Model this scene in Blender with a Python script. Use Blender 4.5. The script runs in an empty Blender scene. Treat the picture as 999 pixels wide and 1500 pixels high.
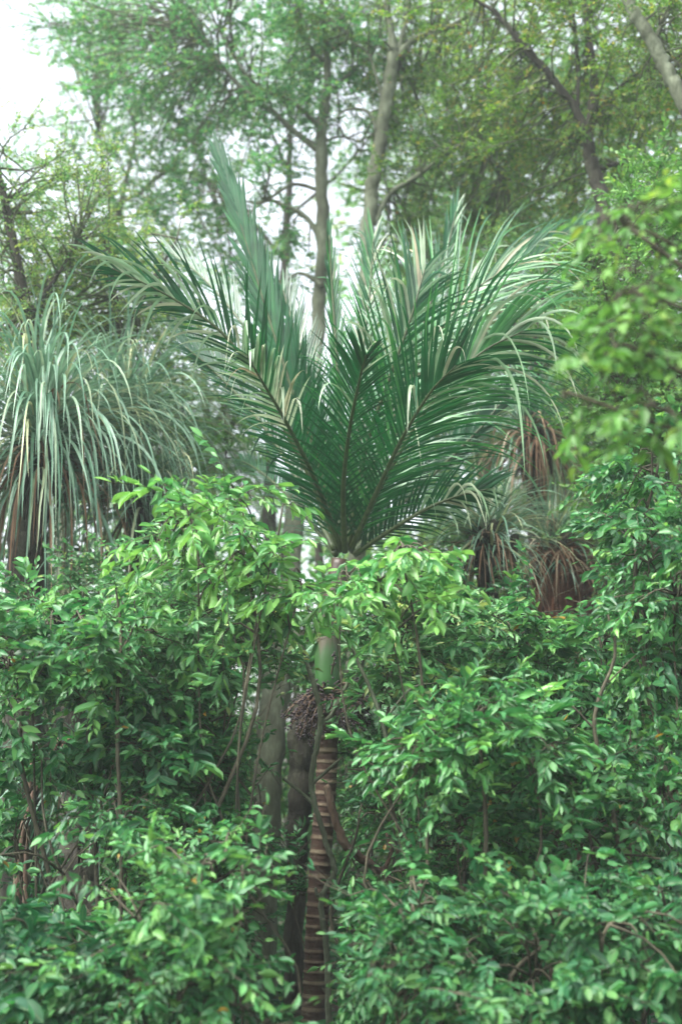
import bpy, math
import numpy as np
from mathutils import Vector

S = bpy.context.scene
COL = S.collection
rng = np.random.default_rng(11)
R = math.radians

# ------------------------------------------------------------------ camera
F = 2083.0
PITCH = R(11.0)
CAMZ = 1.6
cp, sp = math.cos(PITCH), math.sin(PITCH)

def P(px, py, Y):
    """world point seen at photo pixel (px,py) standing at distance Y"""
    xc = (px - 499.5) / F
    yc = (750 - py) / F
    d = np.array([xc, cp - sp * yc, sp + cp * yc])
    return d * (Y / d[1]) + np.array([0, 0, CAMZ])

def ppm(Y):          # metres per photo pixel at distance Y
    return Y / F

cam_d = bpy.data.cameras.new('camera')
cam = bpy.data.objects.new('camera', cam_d)
COL.objects.link(cam)
cam.location = (0, 0, CAMZ)
cam.rotation_euler = (R(90) + PITCH, 0, 0)
cam_d.sensor_fit = 'VERTICAL'
cam_d.sensor_height = 36
cam_d.lens = 50
cam_d.clip_end = 500
cam_d.dof.use_dof = True
cam_d.dof.focus_distance = 7.2
cam_d.dof.aperture_fstop = 1.5
S.camera = cam

# ------------------------------------------------------------------ light
SUN_EL, SUN_AZ = R(56), R(232)     # overcast: a broad glow high on the left, a little behind the camera
w = bpy.data.worlds.new('World')
S.world = w
w.use_nodes = True
nt = w.node_tree
bg = nt.nodes['Background']
sky = nt.nodes.new('ShaderNodeTexSky')
sky.sky_type = 'NISHITA'
sky.sun_disc = False
sky.sun_elevation = SUN_EL
sky.sun_rotation = SUN_AZ
sky.dust_density = 4.0
sky.air_density = 1.0
hs = nt.nodes.new('ShaderNodeHueSaturation')
hs.inputs['Saturation'].default_value = 0.32
hs.inputs['Value'].default_value = 1.0
nt.links.new(sky.outputs[0], hs.inputs['Color'])
nt.links.new(hs.outputs[0], bg.inputs[0])
bg.inputs[1].default_value = 0.15
sd = bpy.data.lights.new('sun', 'SUN')
sd.energy = 1.5
sd.angle = R(35)
sd.color = (1.0, 0.97, 0.92)
so = bpy.data.objects.new('sun', sd)
COL.objects.link(so)
so.rotation_euler = (R(90) - SUN_EL, 0, R(180) - SUN_AZ)
S.view_settings.view_transform = 'Standard'
S.view_settings.look = 'None'
S.view_settings.gamma = 1
S.view_settings.exposure = 2.08
S.cycles.max_bounces = 6
S.cycles.diffuse_bounces = 3
S.cycles.glossy_bounces = 2
S.cycles.transmission_bounces = 3
S.cycles.volume_bounces = 0
S.cycles.caustics_reflective = False
S.cycles.caustics_refractive = False

# ------------------------------------------------------------------ materials
def nodes(name):
    m = bpy.data.materials.new(name)
    m.use_nodes = True
    t = m.node_tree
    return m, t, t.nodes['Principled BSDF'], t.nodes['Material Output']

def ramp(t, stops):
    r = t.nodes.new('ShaderNodeValToRGB')
    e = r.color_ramp.elements
    e[0].position, e[0].color = stops[0][0], (*stops[0][1], 1)
    e[1].position, e[1].color = stops[-1][0], (*stops[-1][1], 1)
    for p, c in stops[1:-1]:
        x = e.new(p)
        x.color = (*c, 1)
    return r

def leaf_mat(name, stops, rough=0.38, transl=0.35, rib=0.35, spec=0.5, tcol=1.25):
    """colour from each leaf's own age (attribute z), pale midrib, light passing through the blade"""
    m, t, b, o = nodes(name)
    at = t.nodes.new('ShaderNodeAttribute')
    at.attribute_name = 'blade'
    sx = t.nodes.new('ShaderNodeSeparateXYZ')
    t.links.new(at.outputs['Vector'], sx.inputs[0])
    rp = ramp(t, stops)
    t.links.new(sx.outputs['Z'], rp.inputs[0])
    # mottling of the blade
    tc = t.nodes.new('ShaderNodeTexCoord')
    nz = t.nodes.new('ShaderNodeTexNoise')
    nz.inputs['Scale'].default_value = 9
    nz.inputs['Detail'].default_value = 2
    t.links.new(tc.outputs['Object'], nz.inputs['Vector'])
    mr = t.nodes.new('ShaderNodeMapRange')
    mr.inputs['From Min'].default_value = 0.3
    mr.inputs['From Max'].default_value = 0.7
    mr.inputs['To Min'].default_value = 0.72
    mr.inputs['To Max'].default_value = 1.28
    t.links.new(nz.outputs[0], mr.inputs[0])
    h = t.nodes.new('ShaderNodeHueSaturation')
    t.links.new(rp.outputs[0], h.inputs['Color'])
    t.links.new(mr.outputs[0], h.inputs['Value'])
    # midrib
    ab = t.nodes.new('ShaderNodeMath'); ab.operation = 'ABSOLUTE'
    t.links.new(sx.outputs['Y'], ab.inputs[0])
    ri = t.nodes.new('ShaderNodeMapRange')
    ri.inputs['From Min'].default_value = 0.05
    ri.inputs['From Max'].default_value = 0.16
    ri.inputs['To Min'].default_value = rib
    ri.inputs['To Max'].default_value = 0
    t.links.new(ab.outputs[0], ri.inputs[0])
    mx = t.nodes.new('ShaderNodeMix'); mx.data_type = 'RGBA'
    t.links.new(ri.outputs[0], mx.inputs[0])
    t.links.new(h.outputs[0], mx.inputs[6])
    mx.inputs[7].default_value = (0.22, 0.30, 0.12, 1)
    t.links.new(mx.outputs[2], b.inputs['Base Color'])
    b.inputs['Roughness'].default_value = rough
    b.inputs['Specular IOR Level'].default_value = spec
    tr = t.nodes.new('ShaderNodeBsdfTranslucent')
    h2 = t.nodes.new('ShaderNodeHueSaturation')
    h2.inputs['Hue'].default_value = 0.487
    h2.inputs['Saturation'].default_value = 1.1
    h2.inputs['Value'].default_value = tcol
    t.links.new(mx.outputs[2], h2.inputs['Color'])
    t.links.new(h2.outputs[0], tr.inputs[0])
    ms = t.nodes.new('ShaderNodeMixShader')
    ms.inputs[0].default_value = transl
    t.links.new(b.outputs[0], ms.inputs[1])
    t.links.new(tr.outputs[0], ms.inputs[2])
    t.links.new(ms.outputs[0], o.inputs[0])
    return m

def bark_mat(name, c1, c2, c3, scale=6, stretch=0.35, bump=0.6, rough=0.9):
    m, t, b, o = nodes(name)
    tc = t.nodes.new('ShaderNodeTexCoord')
    mp = t.nodes.new('ShaderNodeMapping')
    mp.inputs['Scale'].default_value = (1, 1, stretch)
    t.links.new(tc.outputs['Object'], mp.inputs[0])
    n1 = t.nodes.new('ShaderNodeTexNoise')
    n1.inputs['Scale'].default_value = scale
    n1.inputs['Detail'].default_value = 8
    n1.inputs['Roughness'].default_value = 0.7
    t.links.new(mp.outputs[0], n1.inputs['Vector'])
    rp = ramp(t, [(0.3, c1), (0.5, c2), (0.68, c3)])
    t.links.new(n1.outputs[0], rp.inputs[0])
    t.links.new(rp.outputs[0], b.inputs['Base Color'])
    n2 = t.nodes.new('ShaderNodeTexNoise')
    n2.inputs['Scale'].default_value = scale * 7
    n2.inputs['Detail'].default_value = 4
    t.links.new(mp.outputs[0], n2.inputs['Vector'])
    bp = t.nodes.new('ShaderNodeBump')
    bp.inputs['Strength'].default_value = bump
    bp.inputs['Distance'].default_value = 0.02
    t.links.new(n2.outputs[0], bp.inputs['Height'])
    t.links.new(bp.outputs[0], b.inputs['Normal'])
    b.inputs['Roughness'].default_value = rough
    return m

M = {}
M['bright'] = leaf_mat('young_leaf', [(0, (.03, .125, .05)), (.45, (.06, .22, .07)), (.85, (.12, .34, .09)), (1, (.20, .42, .10))], rough=.36)
M['mid'] = leaf_mat('shrub_leaf', [(0, (.018, .088, .036)), (.5, (.040, .165, .055)), (.88, (.09, .28, .08)), (.985, (.13, .31, .07)), (1, (.30, .20, .03))], rough=.42, spec=.45)
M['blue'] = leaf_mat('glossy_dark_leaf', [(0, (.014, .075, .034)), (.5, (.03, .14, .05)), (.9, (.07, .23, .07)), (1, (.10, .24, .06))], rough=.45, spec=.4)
M['mint'] = leaf_mat('pale_leaf', [(0, (.05, .16, .06)), (.5, (.09, .26, .095)), (.9, (.16, .36, .12)), (1, (.3, .34, .10))], rough=.42)
M['olive'] = leaf_mat('canopy_leaf_olive', [(0, (.035, .11, .018)), (.5, (.08, .21, .03)), (.85, (.17, .32, .045)), (.97, (.25, .25, .05)), (1, (.36, .17, .03))], rough=.5, transl=.52, rib=0)
M['teal'] = leaf_mat('canopy_leaf_teal', [(0, (.04, .15, .055)), (.5, (.08, .26, .09)), (.9, (.15, .36, .11)), (1, (.25, .34, .08))], rough=.5, transl=.55, rib=0)
M['back'] = leaf_mat('forest_leaf', [(0, (.04, .13, .04)), (.5, (.085, .23, .065)), (.85, (.17, .34, .08)), (1, (.28, .36, .09))], rough=.5, transl=.5, rib=0)
M['lime'] = leaf_mat('lime_leaf', [(0, (.06, .19, .045)), (.5, (.10, .26, .055)), (.9, (.17, .34, .07)), (1, (.25, .36, .07))], rough=.45, transl=.4, rib=.2)
M['palm'] = leaf_mat('palm_leaflet', [(0, (.004, .045, .018)), (.5, (.011, .10, .034)), (.8, (.07, .25, .07)), (.9, (.22, .33, .20)), (.96, (.36, .41, .28)), (1, (.27, .21, .12))], rough=.4, transl=.25, rib=.12, spec=.6)
M['strap'] = leaf_mat('strap_leaf', [(0, (.035, .10, .06)), (.5, (.09, .20, .125)), (.85, (.20, .32, .22)), (1, (.32, .36, .20))], rough=.4, transl=.25, rib=.15)
M['dead'] = leaf_mat('dead_strap_leaf', [(0, (.07, .04, .022)), (.5, (.16, .10, .06)), (.9, (.33, .25, .17)), (1, (.42, .36, .27))], rough=.8, transl=.2, rib=0, spec=.2)
M['needle'] = leaf_mat('fine_leaf', [(0, (.06, .16, .06)), (.5, (.12, .26, .10)), (1, (.22, .34, .13))], rough=.6, transl=.4, rib=0)
M['fern'] = leaf_mat('fern_leaflet', [(0, (.10, .22, .13)), (.5, (.17, .33, .2)), (1, (.3, .44, .3))], rough=.55, transl=.35, rib=0)
M['bark_pale'] = bark_mat('pale_lichen_bark', (.035, .038, .022), (.085, .10, .06), (.18, .21, .14), 7, .4)
M['bark_grey'] = bark_mat('grey_mossy_bark', (.035, .038, .022), (.08, .09, .05), (.14, .18, .09), 7, .4)
M['bark_dark'] = bark_mat('dark_bark', (.010, .009, .006), (.028, .025, .016), (.07, .075, .045), 9, .3, 1.0)
M['bark_brown'] = bark_mat('brown_bark', (.03, .018, .011), (.075, .045, .028), (.15, .11, .07), 9, .3)
M['stem'] = bark_mat('shrub_stem', (.018, .017, .010), (.05, .045, .026), (.12, .11, .07), 14, .4, .3)
M['redfibre'] = bark_mat('red_brown_fibre', (.03, .010, .006), (.10, .034, .016), (.19, .085, .04), 16, .12, 1.0)

def floor_mat():
    m, t, b, o = nodes('forest_floor')
    tc = t.nodes.new('ShaderNodeTexCoord')
    n = t.nodes.new('ShaderNodeTexNoise')
    n.inputs['Scale'].default_value = 3
    n.inputs['Detail'].default_value = 10
    t.links.new(tc.outputs['Object'], n.inputs['Vector'])
    rp = ramp(t, [(.3, (.018, .013, .008)), (.5, (.045, .032, .02)), (.62, (.03, .045, .018)), (.75, (.09, .065, .035))])
    t.links.new(n.outputs[0], rp.inputs[0])
    t.links.new(rp.outputs[0], b.inputs['Base Color'])
    v = t.nodes.new('ShaderNodeTexVoronoi')
    v.inputs['Scale'].default_value = 14
    t.links.new(tc.outputs['Object'], v.inputs['Vector'])
    bp = t.nodes.new('ShaderNodeBump')
    bp.inputs['Strength'].default_value = .8
    bp.inputs['Distance'].default_value = .05
    t.links.new(v.outputs[0], bp.inputs['Height'])
    t.links.new(bp.outputs[0], b.inputs['Normal'])
    b.inputs['Roughness'].default_value = .95
    return m

def trunk_ring_mat():
    """palm trunk: pale leaf-scar rings round brown bark, ring position from the mesh (attribute y = metres along)"""
    m, t, b, o = nodes('ringed_palm_bark')
    at = t.nodes.new('ShaderNodeAttribute'); at.attribute_name = 'along'
    tc = t.nodes.new('ShaderNodeTexCoord')
    n = t.nodes.new('ShaderNodeTexNoise')
    n.inputs['Scale'].default_value = 9; n.inputs['Detail'].default_value = 7
    t.links.new(tc.outputs['Object'], n.inputs['Vector'])
    sn = t.nodes.new('ShaderNodeMapRange')
    sn.inputs['From Min'].default_value = 0.58; sn.inputs['From Max'].default_value = 0.78
    t.links.new(at.outputs['Fac'], sn.inputs[0])
    r1 = ramp(t, [(.3, (.022, .011, .007)), (.55, (.055, .027, .016)), (.72, (.06, .055, .028))])
    t.links.new(n.outputs[0], r1.inputs[0])
    r2 = ramp(t, [(.35, (.12, .08, .05)), (.6, (.30, .25, .17))])
    t.links.new(n.outputs[0], r2.inputs[0])
    r2.color_ramp.elements[0].color = (.07, .045, .028, 1); r2.color_ramp.elements[1].color = (.15, .12, .075, 1)
    mx = t.nodes.new('ShaderNodeMix'); mx.data_type = 'RGBA'
    t.links.new(sn.outputs[0], mx.inputs[0])
    t.links.new(r1.outputs[0], mx.inputs[6]); t.links.new(r2.outputs[0], mx.inputs[7])
    t.links.new(mx.outputs[2], b.inputs['Base Color'])
    n2 = t.nodes.new('ShaderNodeTexNoise'); n2.inputs['Scale'].default_value = 60
    t.links.new(tc.outputs['Object'], n2.inputs['Vector'])
    bp = t.nodes.new('ShaderNodeBump'); bp.inputs['Strength'].default_value = .5; bp.inputs['Distance'].default_value = .01
    t.links.new(n2.outputs[0], bp.inputs['Height']); t.links.new(bp.outputs[0], b.inputs['Normal'])
    b.inputs['Roughness'].default_value = .85
    return m

def shaft_mat():
    m, t, b, o = nodes('crownshaft_skin')
    at = t.nodes.new('ShaderNodeAttribute'); at.attribute_name = 'along'
    tc = t.nodes.new('ShaderNodeTexCoord')
    n = t.nodes.new('ShaderNodeTexNoise'); n.inputs['Scale'].default_value = 22; n.inputs['Detail'].default_value = 6
    mp = t.nodes.new('ShaderNodeMapping'); mp.inputs['Scale'].default_value = (1, 1, .18)
    t.links.new(tc.outputs['Object'], mp.inputs[0])
    t.links.new(mp.outputs[0], n.inputs['Vector'])
    ad = t.nodes.new('ShaderNodeMath'); ad.operation = 'MULTIPLY_ADD'
    ad.inputs[1].default_value = .5; 
    t.links.new(n.outputs[0], ad.inputs[0]); t.links.new(at.outputs['Fac'], ad.inputs[2])
    rp = ramp(t, [(.2, (.02, .06, .018)), (.4, (.028, .10, .022)), (.62, (.03, .075, .02)), (.72, (.06, .055, .028)), (1.0, (.05, .033, .02))])
    t.links.new(ad.outputs[0], rp.inputs[0])
    t.links.new(rp.outputs[0], b.inputs['Base Color'])
    b.inputs['Roughness'].default_value = .4
    return m

M['floor'] = floor_mat()
M['ring'] = trunk_ring_mat()
M['shaft'] = shaft_mat()
def plain(name, c, r):
    m, t, b, o = nodes(name)
    n = t.nodes.new('ShaderNodeTexNoise'); n.inputs['Scale'].default_value = 30
    rp = ramp(t, [(.3, tuple(x * .5 for x in c)), (.7, c)])
    tc = t.nodes.new('ShaderNodeTexCoord'); t.links.new(tc.outputs['Object'], n.inputs['Vector'])
    t.links.new(n.outputs[0], rp.inputs[0]); t.links.new(rp.outputs[0], b.inputs['Base Color'])
    b.inputs['Roughness'].default_value = r
    return m
M['berry'] = plain('dark_fruit', (.035, .02, .025), .4)
M['rachis'] = plain('frond_midrib', (.06, .09, .03), .5)

# ------------------------------------------------------------------ object helpers
def link_mesh(name, V, faces_list, mat, parent=None, blade=None, along=None, smooth=True, loc=(0, 0, 0)):
    """faces_list: list of (n,k) int arrays"""
    me = bpy.data.meshes.new(name)
    V = np.asarray(V, dtype=np.float32) - np.asarray(loc, dtype=np.float32)
    me.vertices.add(len(V))
    me.vertices.foreach_set('co', V.ravel())
    loops = np.concatenate([f.ravel() for f in faces_list]).astype(np.int32)
    tot = np.concatenate([np.full(len(f), f.shape[1], dtype=np.int32) for f in faces_list])
    st = np.concatenate([[0], np.cumsum(tot)[:-1]]).astype(np.int32)
    me.loops.add(len(loops))
    me.loops.foreach_set('vertex_index', loops)
    me.polygons.add(len(tot))
    me.polygons.foreach_set('loop_start', st)
    me.polygons.foreach_set('loop_total', tot)
    if smooth:
        me.polygons.foreach_set('use_smooth', np.ones(len(tot), dtype=bool))
    if blade is not None:
        a = me.attributes.new('blade', 'FLOAT_VECTOR', 'POINT')
        a.data.foreach_set('vector', np.asarray(blade, dtype=np.float32).ravel())
    if along is not None:
        a = me.attributes.new('along', 'FLOAT', 'POINT')
        a.data.foreach_set('value', np.asarray(along, dtype=np.float32).ravel())
    me.update()
    me.materials.append(mat)
    o = bpy.data.objects.new(name, me)
    COL.objects.link(o)
    if parent is not None:
        o.parent = parent
    return o

def thing(name, label, cat, loc, group=None):
    o = bpy.data.objects.new(name, None)
    COL.objects.link(o)
    o.location = Vector(loc)
    o.empty_display_size = .2
    o['label'] = label
    o['category'] = cat
    if group:
        o['group'] = group
    return o

def nrm(a):
    a = np.asarray(a, dtype=float)
    return a / (np.linalg.norm(a, axis=-1, keepdims=True) + 1e-9)

def leaf_template(kind):
    """(verts, faces, blade uv). x along 0..1, y half width -1..1, z lift"""
    if kind == 'ovate':          # broad, pointed, folded along the midrib, tip curled down
        xs = [0, .09, .28, .52, .76, 1.0]
        ws = [.04, .22, .92, 1.0, .62, .0]
    elif kind == 'lance':
        xs = [0, .1, .32, .58, .8, 1.0]
        ws = [.04, .15, .8, 1.0, .6, .0]
    elif kind == 'round':
        xs = [0, .08, .3, .6, .85, 1.0]
        ws = [.05, .5, .98, 1.0, .7, .0]
    elif kind == 'small':
        V = [(0, 0, 0), (.5, -1, .05), (1, 0, -.1), (.5, 1, .05)]
        return (np.array(V, float), [np.array([[0, 1, 2], [0, 2, 3]])], np.array([(0, .0, 0), (.5, -1, 0), (1, 0, 0), (.5, 1, 0)], float))
    V, uv, f3, f4 = [], [], [], []
    for x, wd in zip(xs, ws):
        zc = -0.22 * x ** 2.2
        if wd == 0:
            V.append((x, 0, zc)); uv.append((x, 0, 0))
        else:
            V += [(x, -wd, zc + .05 * wd), (x, 0, zc), (x, wd, zc + .05 * wd)]
            uv += [(x, -1, 0), (x, 0, 0), (x, 1, 0)]
    n = len(xs)
    for i in range(n - 2):
        a, b = 3 * i, 3 * (i + 1)
        f4 += [(a, b, b + 1, a + 1), (a + 1, b + 1, b + 2, a + 2)]
    a = 3 * (n - 2); tip = len(V) - 1
    f3 += [(a, tip, a + 1), (a + 1, tip, a + 2)]
    return np.array(V, float), [np.array(f4), np.array(f3)], np.array(uv, float)

class Leaves:
    def __init__(s):
        s.p, s.d, s.n, s.L, s.W, s.t = [], [], [], [], [], []
    def add(s, p, d, n, L, W, t):
        s.p.append(p); s.d.append(d); s.n.append(n); s.L.append(L); s.W.append(W); s.t.append(t)
    def build(s, name, mat, parent, kind='ovate', loc=(0, 0, 0)):
        tv, tf, tuv = leaf_template(kind)
        N, K = len(s.p), len(tv)
        p = np.array(s.p); d = nrm(np.array(s.d)); n = np.array(s.n)
        n = nrm(n - d * np.sum(n * d, axis=1, keepdims=True))
        sd_ = np.cross(n, d)
        L = np.array(s.L)[:, None, None]; W = np.array(s.W)[:, None, None]
        curl = (-.1 + rng.random(N) * 1.2)[:, None, None]
        fold = (0.2 + rng.random(N) * 4.5)[:, None, None] * (tuv[:, 1] ** 2)[None, :, None] * .05
        side = (rng.normal(0, .12, N))[:, None, None]
        X = tv[None, :, 0, None]; Yv = tv[None, :, 1, None]; Z = tv[None, :, 2, None]
        V = p[:, None, :] + d[:, None, :] * (X * L) + sd_[:, None, :] * (Yv * W * .5 + side * X ** 2 * L) + n[:, None, :] * ((Z * curl + fold) * L)
        V = V.reshape(-1, 3)
        off = (np.arange(N) * K)[:, None, None]
        faces = [(f[None] + off).reshape(-1, f.shape[1]) for f in tf]
        bl = np.tile(tuv[None], (N, 1, 1))
        bl[:, :, 2] = np.clip(np.array(s.t), 0, 1)[:, None]
        return link_mesh(name, V, faces, mat, parent, blade=bl.reshape(-1, 3), loc=loc)

def curve(pts, n):
    """Catmull-Rom through pts"""
    pts = np.array(pts, float)
    if len(pts) == 2:
        t = np.linspace(0, 1, n)[:, None]
        return pts[0] * (1 - t) + pts[1] * t
    ext = np.vstack([2 * pts[0] - pts[1], pts, 2 * pts[-1] - pts[-2]])
    out = []
    m = len(pts) - 1
    for u in np.linspace(0, m - 1e-6, n):
        i = int(u); t = u - i
        p0, p1, p2, p3 = ext[i], ext[i + 1], ext[i + 2], ext[i + 3]
        out.append(.5 * ((2 * p1) + (-p0 + p2) * t + (2 * p0 - 5 * p1 + 4 * p2 - p3) * t * t + (-p0 + 3 * p1 - 3 * p2 + p3) * t ** 3))
    return np.array(out)

class Wood:
    def __init__(s):
        s.V, s.F, s.A, s.n = [], [], [], 0
    def tube(s, pts, radii, sides=6, rough=0.0, along=None):
        pts = np.asarray(pts, float); m = len(pts)
        radii = np.broadcast_to(np.asarray(radii, float), (m,))
        T = nrm(np.gradient(pts, axis=0))
        ref = np.array([0.31, 0.95, 0.05]) if abs(T[0][2]) > .8 else np.array([0, 0, 1.0])
        u = nrm(np.cross(T[0], ref))
        a = np.arange(sides) / sides * 2 * math.pi
        rings = []
        for i in range(m):
            u = nrm(u - T[i] * np.dot(u, T[i]))
            v = np.cross(T[i], u)
            r = radii[i] * (1 + rough * rng.normal(0, 1, sides))
            rings.append(pts[i] + (np.cos(a) * r)[:, None] * u + (np.sin(a) * r)[:, None] * v)
        V = np.concatenate(rings + [pts[:1], pts[-1:]])
        i = np.arange(m - 1)[:, None] * sides
        j = np.arange(sides)[None]
        k = (j + 1) % sides
        q = np.stack([i + j, i + k, i + sides + k, i + sides + j], -1).reshape(-1, 4)
        c0, c1 = m * sides, m * sides + 1
        jj = np.arange(sides); kk = (jj + 1) % sides
        t0 = np.stack([np.full(sides, c0), kk, jj], 1)
        b = (m - 1) * sides
        t1 = np.stack([np.full(sides, c1), b + jj, b + kk], 1)
        s.V.append(V)
        s.F.append((q + s.n, np.concatenate([t0, t1]) + s.n))
        if along is not None:
            al = np.repeat(np.asarray(along, float), sides)
            s.A.append(np.concatenate([al, [along[0], along[-1]]]))
        s.n += len(V)
    def build(s, name, mat, parent, loc=(0, 0, 0)):
        return link_mesh(name, np.concatenate(s.V), [np.concatenate([f[0] for f in s.F]), np.concatenate([f[1] for f in s.F])],
                         mat, parent, along=np.concatenate(s.A) if s.A else None, loc=loc)

class Strips:
    """long ribbon leaves that arch and hang under their own weight"""
    def __init__(s):
        s.V, s.F, s.B, s.n = [], [], [], 0
    def add(s, p, d, n, L, W, droop, tint, segs=9, fold=.25, kink=None, curlw=0.0):
        p = np.array(p, float); N = len(p)
        d = nrm(d); n = nrm(n)
        L = np.broadcast_to(np.asarray(L, float), (N,)); W = np.broadcast_to(np.asarray(W, float), (N,))
        droop = np.broadcast_to(np.asarray(droop, float), (N,)); tint = np.broadcast_to(np.asarray(tint, float), (N,))
        rings = []; bl = []
        g = np.array([0, 0, -1.0])
        for i in range(segs + 1):
            t = i / segs
            n = nrm(n - d * np.sum(n * d, 1, keepdims=True))
            sdv = np.cross(n, d)
            wd = W * min(1, .45 + t * 5) * max(.03, (1 - t ** 2.6)) * .5
            c = p - n * (fold * wd)[:, None]
            rings.append(np.stack([p - sdv * wd[:, None], c, p + sdv * wd[:, None]], 1))
            bl.append(np.stack([np.stack([np.full(N, t), np.full(N, y), tint], 1) for y in (-1., 0., 1.)], 1))
            k = droop * (.25 + 1.5 * t) / segs * L
            if kink is not None:
                k = k + np.where(np.abs(kink - t) < 2.6 / segs, rng.uniform(.15, .6, N), 0)
            d = nrm(d + g * k[:, None] + (rng.normal(0, curlw, (N, 3)) if curlw else 0))
            p = p + d * (L / segs)[:, None]
        V = np.stack(rings, 1)        # N, segs+1, 3, 3
        B = np.stack(bl, 1)
        K = (segs + 1) * 3
        base = (np.arange(N) * K)[:, None, None]
        q = []
        for i in range(segs):
            a, b = 3 * i, 3 * (i + 1)
            q += [(a, b, b + 1, a + 1), (a + 1, b + 1, b + 2, a + 2)]
        q = np.array(q)[None] + base + s.n
        s.V.append(V.reshape(-1, 3)); s.B.append(B.reshape(-1, 3)); s.F.append(q.reshape(-1, 4))
        s.n += N * K
    def build(s, name, mat, parent, loc=(0, 0, 0)):
        return link_mesh(name, np.concatenate(s.V), [np.concatenate(s.F)], mat, parent, blade=np.concatenate(s.B), loc=loc)

# ------------------------------------------------------------------ ground
def gz(x, y):
    return 0.12 * math.sin(x * .6 + 1) * math.cos(y * .45) + 0.05 * math.sin(x * 1.9) * math.sin(y * 1.7) + max(0, (y - 14)) * .07

gx = np.concatenate([np.linspace(-60, -12, 14), np.linspace(-11, 11, 56), np.linspace(12, 60, 14)])
gy = np.concatenate([np.linspace(-40, -3, 10), np.linspace(-2, 24, 66), np.linspace(26, 90, 18)])
GV = np.array([(x, y, gz(x, y)) for y in gy for x in gx])
nx = len(gx)
GF = np.array([(j * nx + i, j * nx + i + 1, (j + 1) * nx + i + 1, (j + 1) * nx + i) for j in range(len(gy) - 1) for i in range(nx - 1)])
g = link_mesh('ground', GV, [GF], M['floor'])
g['kind'] = 'structure'

# ------------------------------------------------------------------ plants
def tint_rand(bias=.45, spread=.22):
    return float(np.clip(rng.normal(bias, spread), 0, .96)) 

def spray(lv, wd, p, d, ln, nleaf, L, W, tb, flat=.55, jit=.35, twr=.0022, face=None):
    """a twig carrying alternate leaves and a terminal tuft of younger ones"""
    d = nrm(d)
    if blocked(np.asarray(p) + d * ln * .5):
        return
    k = 5
    pts = [np.array(p, float)]
    dd = d.copy()
    for i in range(k - 1):
        dd = nrm(dd + rng.normal(0, .12, 3) + np.array([0, 0, -.05]))
        pts.append(pts[-1] + dd * ln / (k - 1))
    pts = np.array(pts)
    if wd is not None:
        wd.tube(pts, np.linspace(twr, twr * .5, k), 3)
    up = nrm(np.array([0, 0, 1.0]) + (face if face is not None else 0) + rng.normal(0, .16, 3))
    side0 = np.cross(dd, up)
    ssc = rng.uniform(.6, 1.2)
    hang = rng.normal(-.12, .25)
    for i in range(nleaf):
        t = .12 + .88 * (i + .5 + rng.normal(0, .2)) / nleaf
        t = min(max(t, 0), 1)
        q = t * (k - 1); a = min(int(q), k - 2); f = q - a
        pos = pts[a] * (1 - f) + pts[a + 1] * f
        sg = 1 if i % 2 else -1
        ang = R(62 - 40 * t) + rng.normal(0, .18)
        ld = dd * math.cos(ang) + nrm(side0) * sg * math.sin(ang) + np.array([0, 0, rng.normal(hang, .2)])
        n = up * flat + rng.normal(0, jit, 3)
        if blocked(pos + nrm(ld) * L * .5):
            continue
        sc = rng.uniform(.55, 1.12) * ssc * (1 - .25 * max(0, t - .8) / .2)
        lv.add(pos, ld, n, L * sc, W * sc * rng.uniform(.85, 1.12), min(.97, tint_rand(tb) + .2 * (t > .85)) if rng.random() > .006 else 1.0)

def proj(p):
    v = np.asarray(p) - np.array([0, 0, CAMZ])
    z = v[1] * cp + v[2] * sp
    return 499.5 + F * v[0] / z, 750 - F * (v[2] * cp - v[1] * sp) / z

GAPS = [((492, 1185), (590, 1300), 7.8, .8), ((435, 1085), (505, 1260), 8.3, .88), ((432, 1260), (495, 1500), 8.3, .88), ((778, 790), (868, 905), 10.1, .85), ((680, 740), (750, 880), 9.0, .7), ((452, 930), (503, 1015), 8.3, .8), ((425, 700), (575, 810), 8.3, .6),
        ((362, 990), (428, 1200), 9.5, .6), ((362, 1200), (408, 1500), 9.5, .35), ((30, 1140), (170, 1330), 8.0, .38), ((410, 1020), (470, 1230), 8.6, .45),
        ((0, 1030), (130, 1080), 7.5, .5), ((655, 1150), (690, 1320), 7.9, .35), ((800, 1220), (840, 1340), 7.0, .4)]

def blocked(p):
    x, y = proj(p)
    for (a, b), (c, d), Y, pr in GAPS:
        if a < x < c and b < y < d and p[1] < Y and rng.random() < pr:
            return True
    return False

def inblob(b, surf=.45):
    c, r = b
    v = nrm(rng.normal(0, 1, 3))
    q = rng.random() ** surf * 1.22
    return c + v * r * q, v

def mkblob(px, py, Y, rx, ry, rd):
    return (P(px, py, Y), np.array([rx * ppm(Y), rd, ry * ppm(Y)]))

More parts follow.
